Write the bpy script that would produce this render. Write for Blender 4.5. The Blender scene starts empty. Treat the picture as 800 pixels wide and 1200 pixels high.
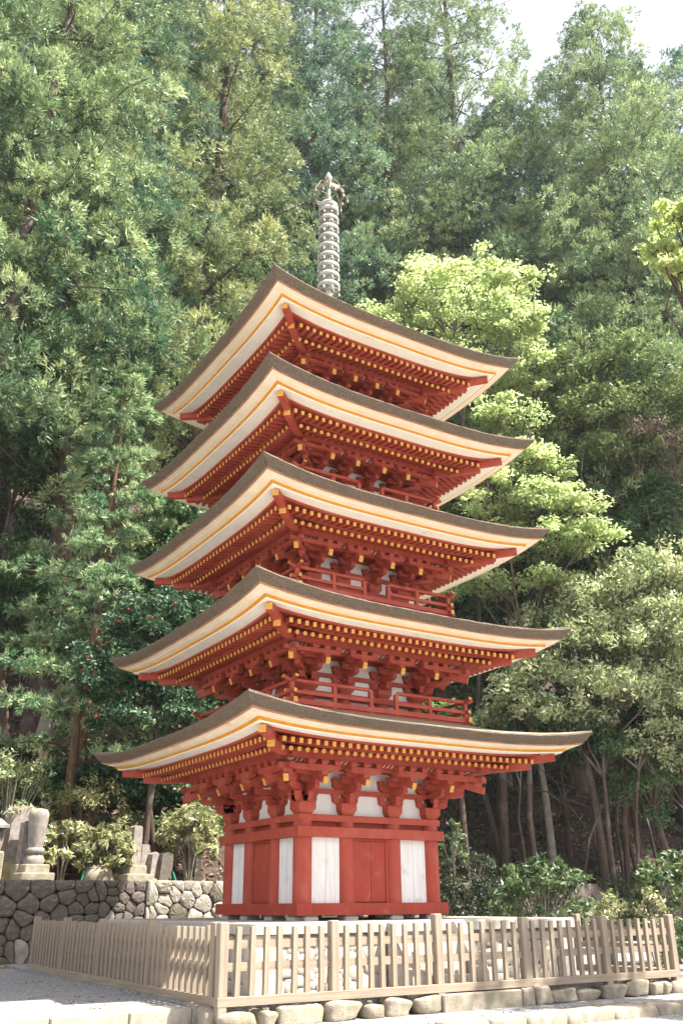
import bpy, math, random
import numpy as np
from mathutils import Vector, Matrix

PI = math.pi
sc = bpy.context.scene
COL = sc.collection

# ------------------------------------------------------------------ camera
CAM = np.array([-9.0719, -14.8626, 0.1734])
YAW, PIT, ROLL, FPX = math.radians(32.2869), math.radians(23.4875), math.radians(-0.3797), 1056.17
_F = np.array([math.cos(PIT)*math.sin(YAW), math.cos(PIT)*math.cos(YAW), math.sin(PIT)])
_R0 = np.array([math.cos(YAW), -math.sin(YAW), 0.0]); _U0 = np.cross(_R0, _F)
_R = math.cos(ROLL)*_R0 + math.sin(ROLL)*_U0
_U = -math.sin(ROLL)*_R0 + math.cos(ROLL)*_U0
cam_data = bpy.data.cameras.new('camera')
cam = bpy.data.objects.new('camera', cam_data); COL.objects.link(cam)
cam.matrix_world = Matrix(((_R[0], _U[0], -_F[0], CAM[0]), (_R[1], _U[1], -_F[1], CAM[1]),
                           (_R[2], _U[2], -_F[2], CAM[2]), (0, 0, 0, 1)))
cam_data.sensor_fit = 'VERTICAL'; cam_data.sensor_height = 36.0
cam_data.lens = FPX/1200*36.0
cam_data.clip_start = 0.1; cam_data.clip_end = 2000
sc.camera = cam

# ------------------------------------------------------------------ light
SUN_EL, SUN_ROT = math.radians(59.0), math.radians(136.5)
w = bpy.data.worlds.new('World'); sc.world = w; w.use_nodes = True
nt = w.node_tree; nt.nodes.clear()
wo = nt.nodes.new('ShaderNodeOutputWorld'); bg = nt.nodes.new('ShaderNodeBackground')
sky = nt.nodes.new('ShaderNodeTexSky'); sky.sky_type = 'NISHITA'; sky.sun_disc = False
sky.sun_elevation = SUN_EL; sky.sun_rotation = SUN_ROT
sky.air_density = 1.0; sky.dust_density = 3.0; sky.ozone_density = 1.0
bg.inputs['Strength'].default_value = 0.135
hz = nt.nodes.new('ShaderNodeMix'); hz.data_type = 'RGBA'; hz.inputs[0].default_value = 0.55      # thin bright overcast veil over the blue
hz.inputs[7].default_value = (3.65, 3.5, 3.35, 1); nt.links.new(sky.outputs[0], hz.inputs[6])
nt.links.new(hz.outputs[2], bg.inputs[0]); nt.links.new(bg.outputs[0], wo.inputs[0])
sd = bpy.data.lights.new('sun', 'SUN'); sd.energy = 5.0; sd.angle = math.radians(0.53); sd.color = (1.0, 0.95, 0.87)
so = bpy.data.objects.new('sun', sd); COL.objects.link(so)
sv = Vector((math.sin(SUN_ROT)*math.cos(SUN_EL), math.cos(SUN_ROT)*math.cos(SUN_EL), math.sin(SUN_EL)))
so.rotation_euler = sv.to_track_quat('Z', 'Y').to_euler(); so.location = (10, -12, 30)
sc.view_settings.view_transform = 'Standard'; sc.view_settings.look = 'None'
sc.view_settings.gamma = 1.0; sc.view_settings.use_curve_mapping = False
sc.view_settings.exposure = 1.82
try:
    sc.cycles.max_bounces = 8; sc.cycles.diffuse_bounces = 4; sc.cycles.transmission_bounces = 4
    sc.cycles.transparent_max_bounces = 8; sc.cycles.use_denoising = True
except Exception:
    pass

# ------------------------------------------------------------------ materials
def mat(name, col, col2=None, scale=8.0, rough=0.8, bump=0.0, bscale=40.0, stretch=None, spec=0.25, detail=6.0,
        col3=None, scale3=1.5, trans=0.0, island=0.0, coat=None, thr=(0.35, 0.65), thr3=(0.5, 0.7)):
    m = bpy.data.materials.new(name); m.use_nodes = True
    n = m.node_tree.nodes; L = m.node_tree.links
    p = n['Principled BSDF']; p.inputs['Roughness'].default_value = rough
    p.inputs['Specular IOR Level'].default_value = spec
    tc = n.new('ShaderNodeTexCoord'); mp = n.new('ShaderNodeMapping')
    L.new(tc.outputs['Object'], mp.inputs[0])
    if stretch: mp.inputs['Scale'].default_value = stretch
    cur = None
    if col2 is not None:
        no = n.new('ShaderNodeTexNoise'); no.inputs['Scale'].default_value = scale; no.inputs['Detail'].default_value = detail
        L.new(mp.outputs[0], no.inputs['Vector'])
        r = n.new('ShaderNodeValToRGB'); r.color_ramp.elements[0].position = thr[0]; r.color_ramp.elements[1].position = thr[1]
        r.color_ramp.elements[0].color = (*col, 1); r.color_ramp.elements[1].color = (*col2, 1)
        L.new(no.outputs[0], r.inputs[0]); cur = r.outputs[0]
    if col3 is not None:
        no3 = n.new('ShaderNodeTexNoise'); no3.inputs['Scale'].default_value = scale3; no3.inputs['Detail'].default_value = 8
        no3.inputs['Roughness'].default_value = 0.65
        L.new(tc.outputs['Object'], no3.inputs['Vector'])
        r3 = n.new('ShaderNodeValToRGB'); r3.color_ramp.elements[0].position = thr3[0]; r3.color_ramp.elements[1].position = thr3[1]
        L.new(no3.outputs[0], r3.inputs[0])
        mx = n.new('ShaderNodeMix'); mx.data_type = 'RGBA'
        L.new(r3.outputs[0], mx.inputs[0])
        if cur: L.new(cur, mx.inputs[6])
        else: mx.inputs[6].default_value = (*col, 1)
        mx.inputs[7].default_value = (*col3, 1); cur = mx.outputs[2]
    if island > 0:
        geo = n.new('ShaderNodeNewGeometry'); hs = n.new('ShaderNodeHueSaturation')
        mr = n.new('ShaderNodeMapRange'); mr.inputs[3].default_value = 1-island; mr.inputs[4].default_value = 1+island
        L.new(geo.outputs['Random Per Island'], mr.inputs[0]); L.new(mr.outputs[0], hs.inputs['Value'])
        if cur: L.new(cur, hs.inputs['Color'])
        else: hs.inputs['Color'].default_value = (*col, 1)
        cur = hs.outputs[0]
    if cur: L.new(cur, p.inputs['Base Color'])
    else: p.inputs['Base Color'].default_value = (*col, 1)
    if bump > 0:
        nb = n.new('ShaderNodeTexNoise'); nb.inputs['Scale'].default_value = bscale; nb.inputs['Detail'].default_value = 8
        L.new(mp.outputs[0], nb.inputs['Vector'])
        b = n.new('ShaderNodeBump'); b.inputs['Strength'].default_value = bump; b.inputs['Distance'].default_value = 0.02
        L.new(nb.outputs[0], b.inputs['Height']); L.new(b.outputs[0], p.inputs['Normal'])
    return m

def leafmat(name, dark, light, trans=0.35, gloss=0.25, var=0.35, tint=None):
    """leaf colour = mix(dark, light) by a per-clump attribute, varied per leaf; thin, so light passes through"""
    m = bpy.data.materials.new(name); m.use_nodes = True
    n = m.node_tree.nodes; L = m.node_tree.links
    n.clear()
    out = n.new('ShaderNodeOutputMaterial')
    at = n.new('ShaderNodeAttribute'); at.attribute_name = 'tone'
    geo = n.new('ShaderNodeNewGeometry')
    mx = n.new('ShaderNodeMix'); mx.data_type = 'RGBA'
    mx.inputs[6].default_value = (*dark, 1); mx.inputs[7].default_value = (*light, 1)
    L.new(at.outputs['Fac'], mx.inputs[0])
    hs = n.new('ShaderNodeHueSaturation')
    mr = n.new('ShaderNodeMapRange'); mr.inputs[3].default_value = 1-var; mr.inputs[4].default_value = 1+var
    L.new(geo.outputs['Random Per Island'], mr.inputs[0]); L.new(mr.outputs[0], hs.inputs['Value'])
    mh = n.new('ShaderNodeMapRange'); mh.inputs[3].default_value = 0.48; mh.inputs[4].default_value = 0.52
    mm = n.new('ShaderNodeMath'); mm.operation = 'MULTIPLY'; mm.inputs[1].default_value = 7.31
    fr = n.new('ShaderNodeMath'); fr.operation = 'FRACT'
    L.new(geo.outputs['Random Per Island'], mm.inputs[0]); L.new(mm.outputs[0], fr.inputs[0])
    L.new(fr.outputs[0], mh.inputs[0]); L.new(mh.outputs[0], hs.inputs['Hue'])
    L.new(mx.outputs[2], hs.inputs['Color'])
    p = n.new('ShaderNodeBsdfPrincipled'); p.inputs['Roughness'].default_value = 0.5
    p.inputs['Specular IOR Level'].default_value = gloss
    L.new(hs.outputs[0], p.inputs['Base Color'])
    t = n.new('ShaderNodeBsdfTranslucent')
    h2 = n.new('ShaderNodeHueSaturation'); h2.inputs['Saturation'].default_value = 1.15; h2.inputs['Value'].default_value = 1.5
    L.new(hs.outputs[0], h2.inputs['Color']); L.new(h2.outputs[0], t.inputs['Color'])
    ms = n.new('ShaderNodeMixShader'); ms.inputs[0].default_value = trans
    L.new(p.outputs[0], ms.inputs[1]); L.new(t.outputs[0], ms.inputs[2]); L.new(ms.outputs[0], out.inputs[0])
    return m

M = {}
M['red'] = mat('red_paint', (0.405, 0.070, 0.042), (0.335, 0.055, 0.033), 6, 0.6, 0.15, 30, (1, 1, 0.25), 0.25, col3=(0.43, 0.115, 0.075), scale3=2.6, thr3=(0.50, 0.75))
M['redwood'] = mat('red_paint_weathered', (0.38, 0.062, 0.038), (0.32, 0.052, 0.033), 9, 0.7, 0.2, 40, (1, 1, 0.2), 0.2, col3=(0.44, 0.15, 0.11), scale3=5.0, thr3=(0.55, 0.78))
M['yellow'] = mat('yellow_paint', (0.72, 0.39, 0.085), (0.58, 0.29, 0.06), 22, 0.6)
M['gold'] = mat('gold_paint', (0.66, 0.29, 0.02), (0.58, 0.24, 0.02), 10, 0.6)
M['plaster'] = mat('white_plaster', (0.78, 0.77, 0.74), (0.72, 0.70, 0.66), 5, 0.9, 0.08, 60, (1, 1, 0.3))
M['whitewood'] = mat('white_painted_boards', (0.80, 0.79, 0.77), (0.70, 0.69, 0.67), 7, 0.8, 0.15, 50, (3, 3, 0.25), col3=(0.50, 0.47, 0.44), scale3=5.0, thr3=(0.56, 0.78))
M['cream'] = mat('cypress_eave_board', (0.83, 0.72, 0.56), (0.77, 0.64, 0.47), 3, 0.75, 0.1, 50, (1, 1, 4), col3=(0.5, 0.36, 0.24), scale3=2.0, thr3=(0.6, 0.8))
M['paleboard'] = mat('pale_eave_board', (0.86, 0.82, 0.74), (0.82, 0.77, 0.68), 4, 0.75, 0.1, 50, col3=(0.6, 0.5, 0.4), scale3=3.0, thr3=(0.6, 0.8))
M['bark'] = mat('hinoki_bark_edge', (0.070, 0.050, 0.036), (0.27, 0.205, 0.155), 60, 0.95, 0.9, 90, (1, 1, 1.6), 0.1, col3=(0.13, 0.115, 0.075), scale3=3.5, thr=(0.3, 0.7), thr3=(0.5, 0.75))
M['barktop'] = mat('hinoki_bark_top', (0.24, 0.205, 0.16), (0.34, 0.29, 0.225), 25, 0.95, 0.6, 60, None, 0.1, col3=(0.22, 0.21, 0.12), scale3=2.0)
M['battenwood'] = mat('reddish_batten', (0.42, 0.20, 0.10), (0.33, 0.15, 0.075), 6, 0.8)
M['bronze'] = mat('pale_weathered_bronze', (0.38, 0.37, 0.32), (0.24, 0.235, 0.20), 7, 0.6, 0.1, 40, spec=0.4, col3=(0.5, 0.49, 0.42), scale3=6)
M['bronzedark'] = mat('dark_bronze', (0.17, 0.15, 0.10), (0.24, 0.21, 0.14), 12, 0.6)
M['fence'] = mat('weathered_cedar', (0.33, 0.265, 0.195), (0.235, 0.19, 0.145), 10, 0.85, 0.25, 60, (2, 2, 0.15), 0.15, col3=(0.30, 0.25, 0.20), scale3=2.5, thr3=(0.5, 0.8))
M['fencex'] = mat('weathered_cedar_rail', (0.32, 0.255, 0.185), (0.235, 0.185, 0.14), 10, 0.85, 0.25, 60, (0.15, 0.3, 3), 0.15, col3=(0.30, 0.25, 0.20), scale3=2.5, thr3=(0.5, 0.8))
M['slab'] = mat('pale_podium_stone', (0.50, 0.46, 0.40), (0.42, 0.38, 0.32), 10, 0.9, 0.3, 60, col3=(0.33, 0.31, 0.26), scale3=2.5, thr3=(0.52, 0.7))
M['cobble'] = mat('podium_cobble', (0.36, 0.33, 0.29), (0.24, 0.22, 0.19), 22, 0.9, 0.5, 60)
M['block'] = mat('cut_kerb_stone', (0.33, 0.28, 0.22), (0.22, 0.185, 0.145), 9, 0.95, 0.5, 50, col3=(0.20, 0.19, 0.12), scale3=4.0)
M['boulder'] = mat('mossy_boulder', (0.16, 0.130, 0.108), (0.080, 0.066, 0.055), 7, 0.95, 1.0, 14, col3=(0.25, 0.225, 0.20), scale3=7.0, thr3=(0.55, 0.68))
M['boulder2'] = mat('mossy_boulder_green', (0.14, 0.118, 0.092), (0.075, 0.066, 0.050), 7, 0.95, 1.0, 14, col3=(0.095, 0.098, 0.042), scale3=4.0, thr3=(0.50, 0.66))
M['boulder3'] = mat('pale_boulder', (0.34, 0.31, 0.26), (0.24, 0.215, 0.18), 6, 0.95, 0.6, 22, col3=(0.24, 0.22, 0.10), scale3=3.0, thr3=(0.55, 0.7))
M['mortar'] = mat('wall_earth', (0.035, 0.03, 0.022), (0.06, 0.055, 0.03), 10, 1.0, 0.5, 30)
M['grave'] = mat('lichen_granite', (0.30, 0.262, 0.232), (0.19, 0.165, 0.148), 7, 0.95, 0.45, 45, col3=(0.40, 0.33, 0.10), scale3=4.0, thr3=(0.58, 0.72))
M['gravebase'] = mat('mossy_granite', (0.31, 0.27, 0.21), (0.21, 0.18, 0.135), 9, 0.95, 0.45, 45, col3=(0.30, 0.265, 0.11), scale3=5.0, thr3=(0.52, 0.72))
M['gravedark'] = mat('dark_slate', (0.13, 0.11, 0.095), (0.09, 0.08, 0.07), 9, 0.95, 0.5, 30, col3=(0.17, 0.15, 0.09), scale3=6.0)
M['gravel'] = mat('grey_gravel', (0.13, 0.135, 0.14), (0.36, 0.355, 0.35), 26, 0.95, 0.9, 45, detail=9, thr=(0.38, 0.62), col3=(0.27, 0.235, 0.19), scale3=1.1, thr3=(0.48, 0.72))
M['paving'] = mat('pale_paving', (0.36, 0.32, 0.26), (0.27, 0.235, 0.185), 9, 0.9, 0.3, 50, col3=(0.34, 0.32, 0.26), scale3=2.5, thr3=(0.55, 0.75))
M['earth'] = mat('forest_floor', (0.038, 0.026, 0.019), (0.070, 0.048, 0.036), 6, 1.0, 0.9, 12, col3=(0.12, 0.082, 0.064), scale3=3.0, thr3=(0.60, 0.70))
M['moss'] = mat('terrace_moss', (0.13, 0.15, 0.035), (0.20, 0.17, 0.06), 9, 1.0, 0.7, 40, col3=(0.14, 0.10, 0.06), scale3=2.0)
M['cedarbark'] = mat('cedar_bark', (0.11, 0.076, 0.058), (0.055, 0.038, 0.030), 8, 0.95, 0.7, 14, (2.5, 2.5, 0.2), 0.1, col3=(0.20, 0.17, 0.15), scale3=1.0)
M['branchbark'] = mat('branch_bark', (0.17, 0.10, 0.06), (0.10, 0.065, 0.045), 9, 0.95, 0.5, 30, (1, 1, 0.4), 0.1)
M['greybark'] = mat('grey_smooth_bark', (0.28, 0.24, 0.20), (0.18, 0.15, 0.125), 6, 0.9, 0.3, 30, (1, 1, 0.5), 0.1, col3=(0.36, 0.33, 0.29), scale3=4.0)
M['darkwood'] = mat('dark_timber', (0.05, 0.04, 0.035), (0.08, 0.065, 0.055), 6, 0.9, 0.3, 40)
M['green'] = mat('green_plastic', (0.03, 0.22, 0.13), None, rough=0.4)

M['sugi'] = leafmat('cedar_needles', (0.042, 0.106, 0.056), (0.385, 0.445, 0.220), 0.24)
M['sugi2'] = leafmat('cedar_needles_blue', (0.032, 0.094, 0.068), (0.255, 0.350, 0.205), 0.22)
M['sugi3'] = leafmat('cedar_needles_olive', (0.048, 0.106, 0.052), (0.400, 0.425, 0.200), 0.24)
M['fir'] = leafmat('fir_needles', (0.085, 0.175, 0.085), (0.390, 0.470, 0.260), 0.25, 0.35)
M['maple'] = leafmat('spring_maple_leaves', (0.260, 0.335, 0.150), (0.510, 0.550, 0.300), 0.52, 0.2, 0.22)
M['maple2'] = leafmat('yellow_maple_leaves', (0.32, 0.38, 0.15), (0.47, 0.52, 0.25), 0.52, 0.2, 0.25)
M['oak'] = leafmat('evergreen_oak_leaves', (0.085, 0.140, 0.050), (0.290, 0.330, 0.140), 0.32, 0.35)
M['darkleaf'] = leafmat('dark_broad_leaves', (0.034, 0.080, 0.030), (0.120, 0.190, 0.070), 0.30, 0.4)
M['pale'] = leafmat('pale_new_leaves', (0.145, 0.195, 0.075), (0.580, 0.600, 0.360), 0.30, 0.4)
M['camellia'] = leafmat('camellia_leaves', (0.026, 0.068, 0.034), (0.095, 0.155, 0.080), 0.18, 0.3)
M['rhodo'] = leafmat('rhododendron_leaves', (0.045, 0.085, 0.036), (0.165, 0.210, 0.090), 0.25, 0.5)
M['rhodoy'] = leafmat('yellowish_rhododendron_leaves', (0.130, 0.150, 0.058), (0.460, 0.450, 0.250), 0.28, 0.5)
M['pinkleaf'] = leafmat('pinkish_new_leaves', (0.13, 0.17, 0.06), (0.40, 0.36, 0.20), 0.35, 0.3)
M['twigs'] = leafmat('dry_twigs', (0.16, 0.10, 0.08), (0.30, 0.20, 0.16), 0.1, 0.2)
M['flower'] = mat('red_camellia_petals', (0.50, 0.02, 0.03), None, rough=0.6)
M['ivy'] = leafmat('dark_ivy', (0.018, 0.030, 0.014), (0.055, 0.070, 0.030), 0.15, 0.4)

# ------------------------------------------------------------------ mesh helpers
class MB:
    def __init__(s): s.v = []; s.f = []; s.m = []; s.sm = []
    def add(s, vs, fs, mi=0, X=None, smooth=False):
        o = len(s.v)
        if X is not None: vs = [X @ Vector(p) for p in vs]
        s.v += [tuple(p) for p in vs]
        for k, f in enumerate(fs):
            s.f.append(tuple(i+o for i in f)); s.m.append(mi[k] if isinstance(mi, (list, tuple)) else mi); s.sm.append(smooth)
    def box(s, x0, x1, y0, y1, z0, z1, mi=0, X=None):
        s.add([(x0,y0,z0),(x1,y0,z0),(x1,y1,z0),(x0,y1,z0),(x0,y0,z1),(x1,y0,z1),(x1,y1,z1),(x0,y1,z1)],
              [(0,3,2,1),(4,5,6,7),(0,1,5,4),(1,2,6,5),(2,3,7,6),(3,0,4,7)], mi, X)
    def cbox(s, x0, x1, y0, y1, z0, z1, c=0.006, mi=0, X=None):
        """box with chamfered vertical and top edges"""
        b = [(x0+c,y0),(x1-c,y0),(x1,y0+c),(x1,y1-c),(x1-c,y1),(x0+c,y1),(x0,y1-c),(x0,y0+c)]
        t = [(x0+2*c,y0+c),(x1-2*c,y0+c),(x1-c,y0+2*c),(x1-c,y1-2*c),(x1-2*c,y1-c),(x0+2*c,y1-c),(x0+c,y1-2*c),(x0+c,y0+2*c)]
        vs = [(*p, z0) for p in b]+[(*p, z1-c) for p in b]+[(*p, z1) for p in t]
        fs = [tuple(range(7,-1,-1)), tuple(range(16,24))]
        for r in (0, 8):
            for i in range(8): fs.append((r+i, r+(i+1)%8, r+8+(i+1)%8, r+8+i))
        s.add(vs, fs, mi, X)
    def lathe(s, prof, n=12, mi=0, X=None, smooth=True, cap=True):
        vs = []; fs = []
        for r, z in prof:
            for i in range(n): a = 2*PI*i/n; vs.append((r*math.cos(a), r*math.sin(a), z))
        for k in range(len(prof)-1):
            for i in range(n): j = (i+1) % n; fs.append((k*n+i, k*n+j, k*n+n+j, k*n+n+i))
        s.add(vs, fs, mi, X, smooth)
        if cap:
            s.add([(prof[0][0]*math.cos(2*PI*i/n), prof[0][0]*math.sin(2*PI*i/n), prof[0][1]) for i in range(n)], [tuple(range(n-1,-1,-1))], mi, X)
            s.add([(prof[-1][0]*math.cos(2*PI*i/n), prof[-1][0]*math.sin(2*PI*i/n), prof[-1][1]) for i in range(n)], [tuple(range(n))], mi, X)
    def tube(s, pts, rad, n=6, mi=0, X=None, end=None):
        pts = [Vector(p) for p in pts]; vs = []; fs = []
        for k, p in enumerate(pts):
            d = (pts[min(k+1, len(pts)-1)]-pts[max(k-1, 0)]).normalized()
            a = d.cross(Vector((0.13, 0.21, 1)) if abs(d.z) < .95 else Vector((1, 0.2, 0))).normalized(); b = d.cross(a)
            r = rad[k] if isinstance(rad, (list, tuple)) else rad
            for i in range(n): t = 2*PI*i/n; vs.append(p+a*(r*math.cos(t))+b*(r*math.sin(t)))
        for k in range(len(pts)-1):
            for i in range(n): j = (i+1) % n; fs.append((k*n+i, k*n+n+i, k*n+n+j, k*n+j))
        s.add(vs, fs, mi, X, n > 4)
        e = mi if end is None else end
        s.add(vs[:n], [tuple(range(n))], e, X); s.add(vs[-n:], [tuple(range(n-1,-1,-1))], e, X)
    def prism(s, prof, y0, y1, mi=0, X=None):
        """profile in x,z swept along y"""
        n = len(prof); vs = [(x, y0, z) for x, z in prof]+[(x, y1, z) for x, z in prof]
        fs = [tuple(range(n)), tuple(range(2*n-1, n-1, -1))]+[(i, i+n, (i+1) % n+n, (i+1) % n) for i in range(n)]
        s.add(vs, fs, mi, X)
    def beam(s, p0, p1, wd, ht, mi=0, end=None, up=Vector((0,0,1))):
        """rectangular stick between two points, the far end face in its own material"""
        p0 = Vector(p0); p1 = Vector(p1); d = (p1-p0).normalized(); a = d.cross(up).normalized()*wd/2; b = a.normalized().cross(d)*ht/2
        vs = [p0-a-b, p0+a-b, p0+a+b, p0-a+b, p1-a-b, p1+a-b, p1+a+b, p1-a+b]
        e = mi if end is None else end
        s.add(vs, [(3,2,1,0),(4,5,6,7),(0,1,5,4),(1,2,6,5),(2,3,7,6),(3,0,4,7)], [mi, e, mi, mi, mi, mi])
    def mesh(s, name, mats):
        me = bpy.data.meshes.new(name); me.from_pydata(s.v, [], s.f)
        for m in (mats if isinstance(mats, (list, tuple)) else [mats]): me.materials.append(m)
        me.polygons.foreach_set('material_index', s.m); me.polygons.foreach_set('use_smooth', s.sm)
        me.update(); return me
    def build(s, name, mats, parent=None, loc=None, kind=None):
        return link(name, s.mesh(name, mats), parent, loc, kind)

def link(name, me, parent=None, loc=None, kind=None, rot=None):
    o = bpy.data.objects.new(name, me); COL.objects.link(o)
    if parent is not None: o.parent = parent
    if loc is not None: o.location = loc
    if rot is not None: o.rotation_euler = rot
    if kind: o['kind'] = kind
    return o
def thing(name, label, cat, loc=(0,0,0), rotz=0, group=None):
    o = bpy.data.objects.new(name, None); COL.objects.link(o); o.location = loc; o.rotation_euler = (0, 0, rotz)
    o['label'] = label; o['category'] = cat
    if group: o['group'] = group
    return o
def tag(o, label, cat, group=None):
    o['label'] = label; o['category'] = cat
    if group: o['group'] = group
    return o
def np_mesh(name, V, F, mats, tone=None, smooth=False):
    """V (n,3); F (m,k) with k 3 or 4; tone per face corner vertex"""
    me = bpy.data.meshes.new(name); n, m, k = len(V), len(F), F.shape[1]
    me.vertices.add(n); me.vertices.foreach_set('co', np.ascontiguousarray(V, np.float32).ravel())
    me.loops.add(m*k); me.loops.foreach_set('vertex_index', np.ascontiguousarray(F, np.int32).ravel())
    me.polygons.add(m); me.polygons.foreach_set('loop_start', np.arange(0, m*k, k, dtype=np.int32))
    for mm in (mats if isinstance(mats, (list, tuple)) else [mats]): me.materials.append(mm)
    if tone is not None:
        a = me.attributes.new('tone', 'FLOAT', 'POINT'); a.data.foreach_set('value', np.ascontiguousarray(tone, np.float32))
    if smooth: me.polygons.foreach_set('use_smooth', np.ones(m, bool))
    me.update(calc_edges=True); return me

FS = 0.97
def fr(x, y, z): return tuple(float(CAM[i]+FS*(p-CAM[i])) for i, p in enumerate((x, y, z)))
ROT = [Matrix.Rotation(k*PI/2, 4, 'Z') for k in range(4)]      # side 0 faces -y, 1 +x, 2 +y, 3 -x

# ------------------------------------------------------------------ terrain heights
def hill(x, y):
    """height of the ground behind the retaining wall"""
    x = np.asarray(x, float); y = np.asarray(y, float)
    u = np.clip(y-9.5, 0, None)
    z = 0.70+0.50*u+0.004*u*u+0.35*np.sin(x*0.31+1)*np.sin(y*0.27)*np.clip(u/6, 0, 1)+0.10*np.sin(x*1.3)*np.sin(y*1.1+2)*np.clip(u/3, 0, 1)
    z += np.clip(x-4, 0, 30)*0.06*np.clip(u/5, 0, 1)
    return np.where(y < 7.35, -.97, np.minimum(z, 40))
def place(px, D, py=900):
    """point at horizontal distance D from the viewpoint on the bearing of a photo column (measured at row py)"""
    d = _F+(px-400)/FPX*_R-(py-600)/FPX*_U; h = math.hypot(d[0], d[1])
    return CAM[0]+D*d[0]/h, CAM[1]+D*d[1]/h, d[2]/h*D+CAM[2]

# ================================================================== SETTING
def ground():
    # one sheet: path level in front, rising behind the wall to the hill
    xs = np.concatenate([np.linspace(-158, -22, 18), np.linspace(-20, 40, 101), np.linspace(42, 160, 18)])
    ys = np.concatenate([np.linspace(-150, -22, 14), np.linspace(-20, 7.2, 36), np.linspace(7.45, 40, 84), np.linspace(42, 74, 16)])
    X, Y = np.meshgrid(xs, ys); Z = np.where(Y < 7.35, -1.207, hill(X, Y)-0.02)
    rng = np.random.default_rng(5)
    Z = Z+np.where((Y > 9.8), rng.normal(0, 0.06, Z.shape), 0)
    V = np.stack([X.ravel(), Y.ravel(), Z.ravel()], 1); nx = len(xs); ny = len(ys)
    i = np.arange(nx-1)[None, :]+np.arange(ny-1)[:, None]*nx
    F = np.stack([i, i+1, i+1+nx, i+nx], -1).reshape(-1, 4)
    me = np_mesh('ground', V, F, [M['gravel'], M['earth'], M['moss']], smooth=True)
    cy = V[F].mean(1)[:, 1]; cx = V[F].mean(1)[:, 0]
    me.polygons.foreach_set('material_index', np.where(cy < 7.3, 0, np.where((cy < 9.3) & (cx < 3), 2, 1)).astype(np.int32))
    link('ground', me, kind='structure')
ground()
b = MB(); b.box(-30, -3.80, -2.97, 7.1, -1.6, -1.013); b.build('gravel_terrace', M['gravel'], kind='structure')
b = MB(); b.box(-3.799, 30, -3.42, 7.1, -1.6, -.968); b.build('courtyard', M['gravel'], kind='structure')
b = MB(); b.box(-30, -3.90, 6.50, 7.0, -1.055, -.985)
b.build('grass_strip', M['moss'], kind='structure')

# rounded stones ----------------------------------------------------
def boulder_mesh(name, sx, sy, sz, seed, m, sq=0.45, seg=10, rings=7, rough=0.07):
    """squarish river stone: superellipsoid with lumps"""
    r = random.Random(seed); ph = [r.uniform(0, 6.28) for _ in range(6)]
    V = []; F = []
    def pw(v): return math.copysign(abs(v)**sq, v)
    for k in range(rings+1):
        a = -PI/2+PI*k/rings
        for i in range(seg):
            t = 2*PI*i/seg+0.2
            x, y, z = pw(math.cos(a))*pw(math.cos(t)), pw(math.cos(a))*pw(math.sin(t)), pw(math.sin(a))
            n = 1+rough*(math.sin(3*x+ph[0])+math.sin(4*y+ph[1]+z*2)+math.sin(3.5*z+ph[2]+x))
            V.append((x*sx*n, y*sy*n, z*sz*n))
    for k in range(rings):
        for i in range(seg): F.append((k*seg+i, k*seg+(i+1) % seg, k*seg+seg+(i+1) % seg, k*seg+seg+i))
    me = bpy.data.meshes.new(name); me.from_pydata(V, [], F); me.materials.append(m)
    me.polygons.foreach_set('use_smooth', [True]*len(F)); me.update(); return me

# retaining wall of fitted boulders --------------------------------
def clip(poly, px, py, nx, ny):
    out = []
    for i in range(len(poly)):
        a, c = poly[i], poly[(i+1) % len(poly)]
        da = (a[0]-px)*nx+(a[1]-py)*ny; dc = (c[0]-px)*nx+(c[1]-py)*ny
        if da <= 0: out.append(a)
        if da*dc < 0: t = da/(da-dc); out.append((a[0]+(c[0]-a[0])*t, a[1]+(c[1]-a[1])*t))
    return out
def cells(x0, x1, z0, z1, n, seed, relax=3, aspect=1.0):
    r = random.Random(seed); pts = [(r.uniform(x0, x1), r.uniform(z0, z1)) for _ in range(n)]
    for it in range(relax+1):
        polys = []
        for i, p in enumerate(pts):
            poly = [(x0, z0), (x1, z0), (x1, z1), (x0, z1)]
            near = sorted((q for j, q in enumerate(pts) if j != i), key=lambda q: (q[0]-p[0])**2+(q[1]-p[1])**2)[:22]
            for q in near:
                poly = clip(poly, (p[0]+q[0])/2, (p[1]+q[1])/2, q[0]-p[0], q[1]-p[1])
                if len(poly) < 3: break
            polys.append(poly)
        if it < relax:
            pts = [((0.55*p[0]+0.45*sum(v[0] for v in pl)/len(pl)), (0.55*p[1]+0.45*sum(v[1] for v in pl)/len(pl))) if len(pl) > 2 else p for p, pl in zip(pts, polys)]
    return [pl for pl in polys if len(pl) > 2]
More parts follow.
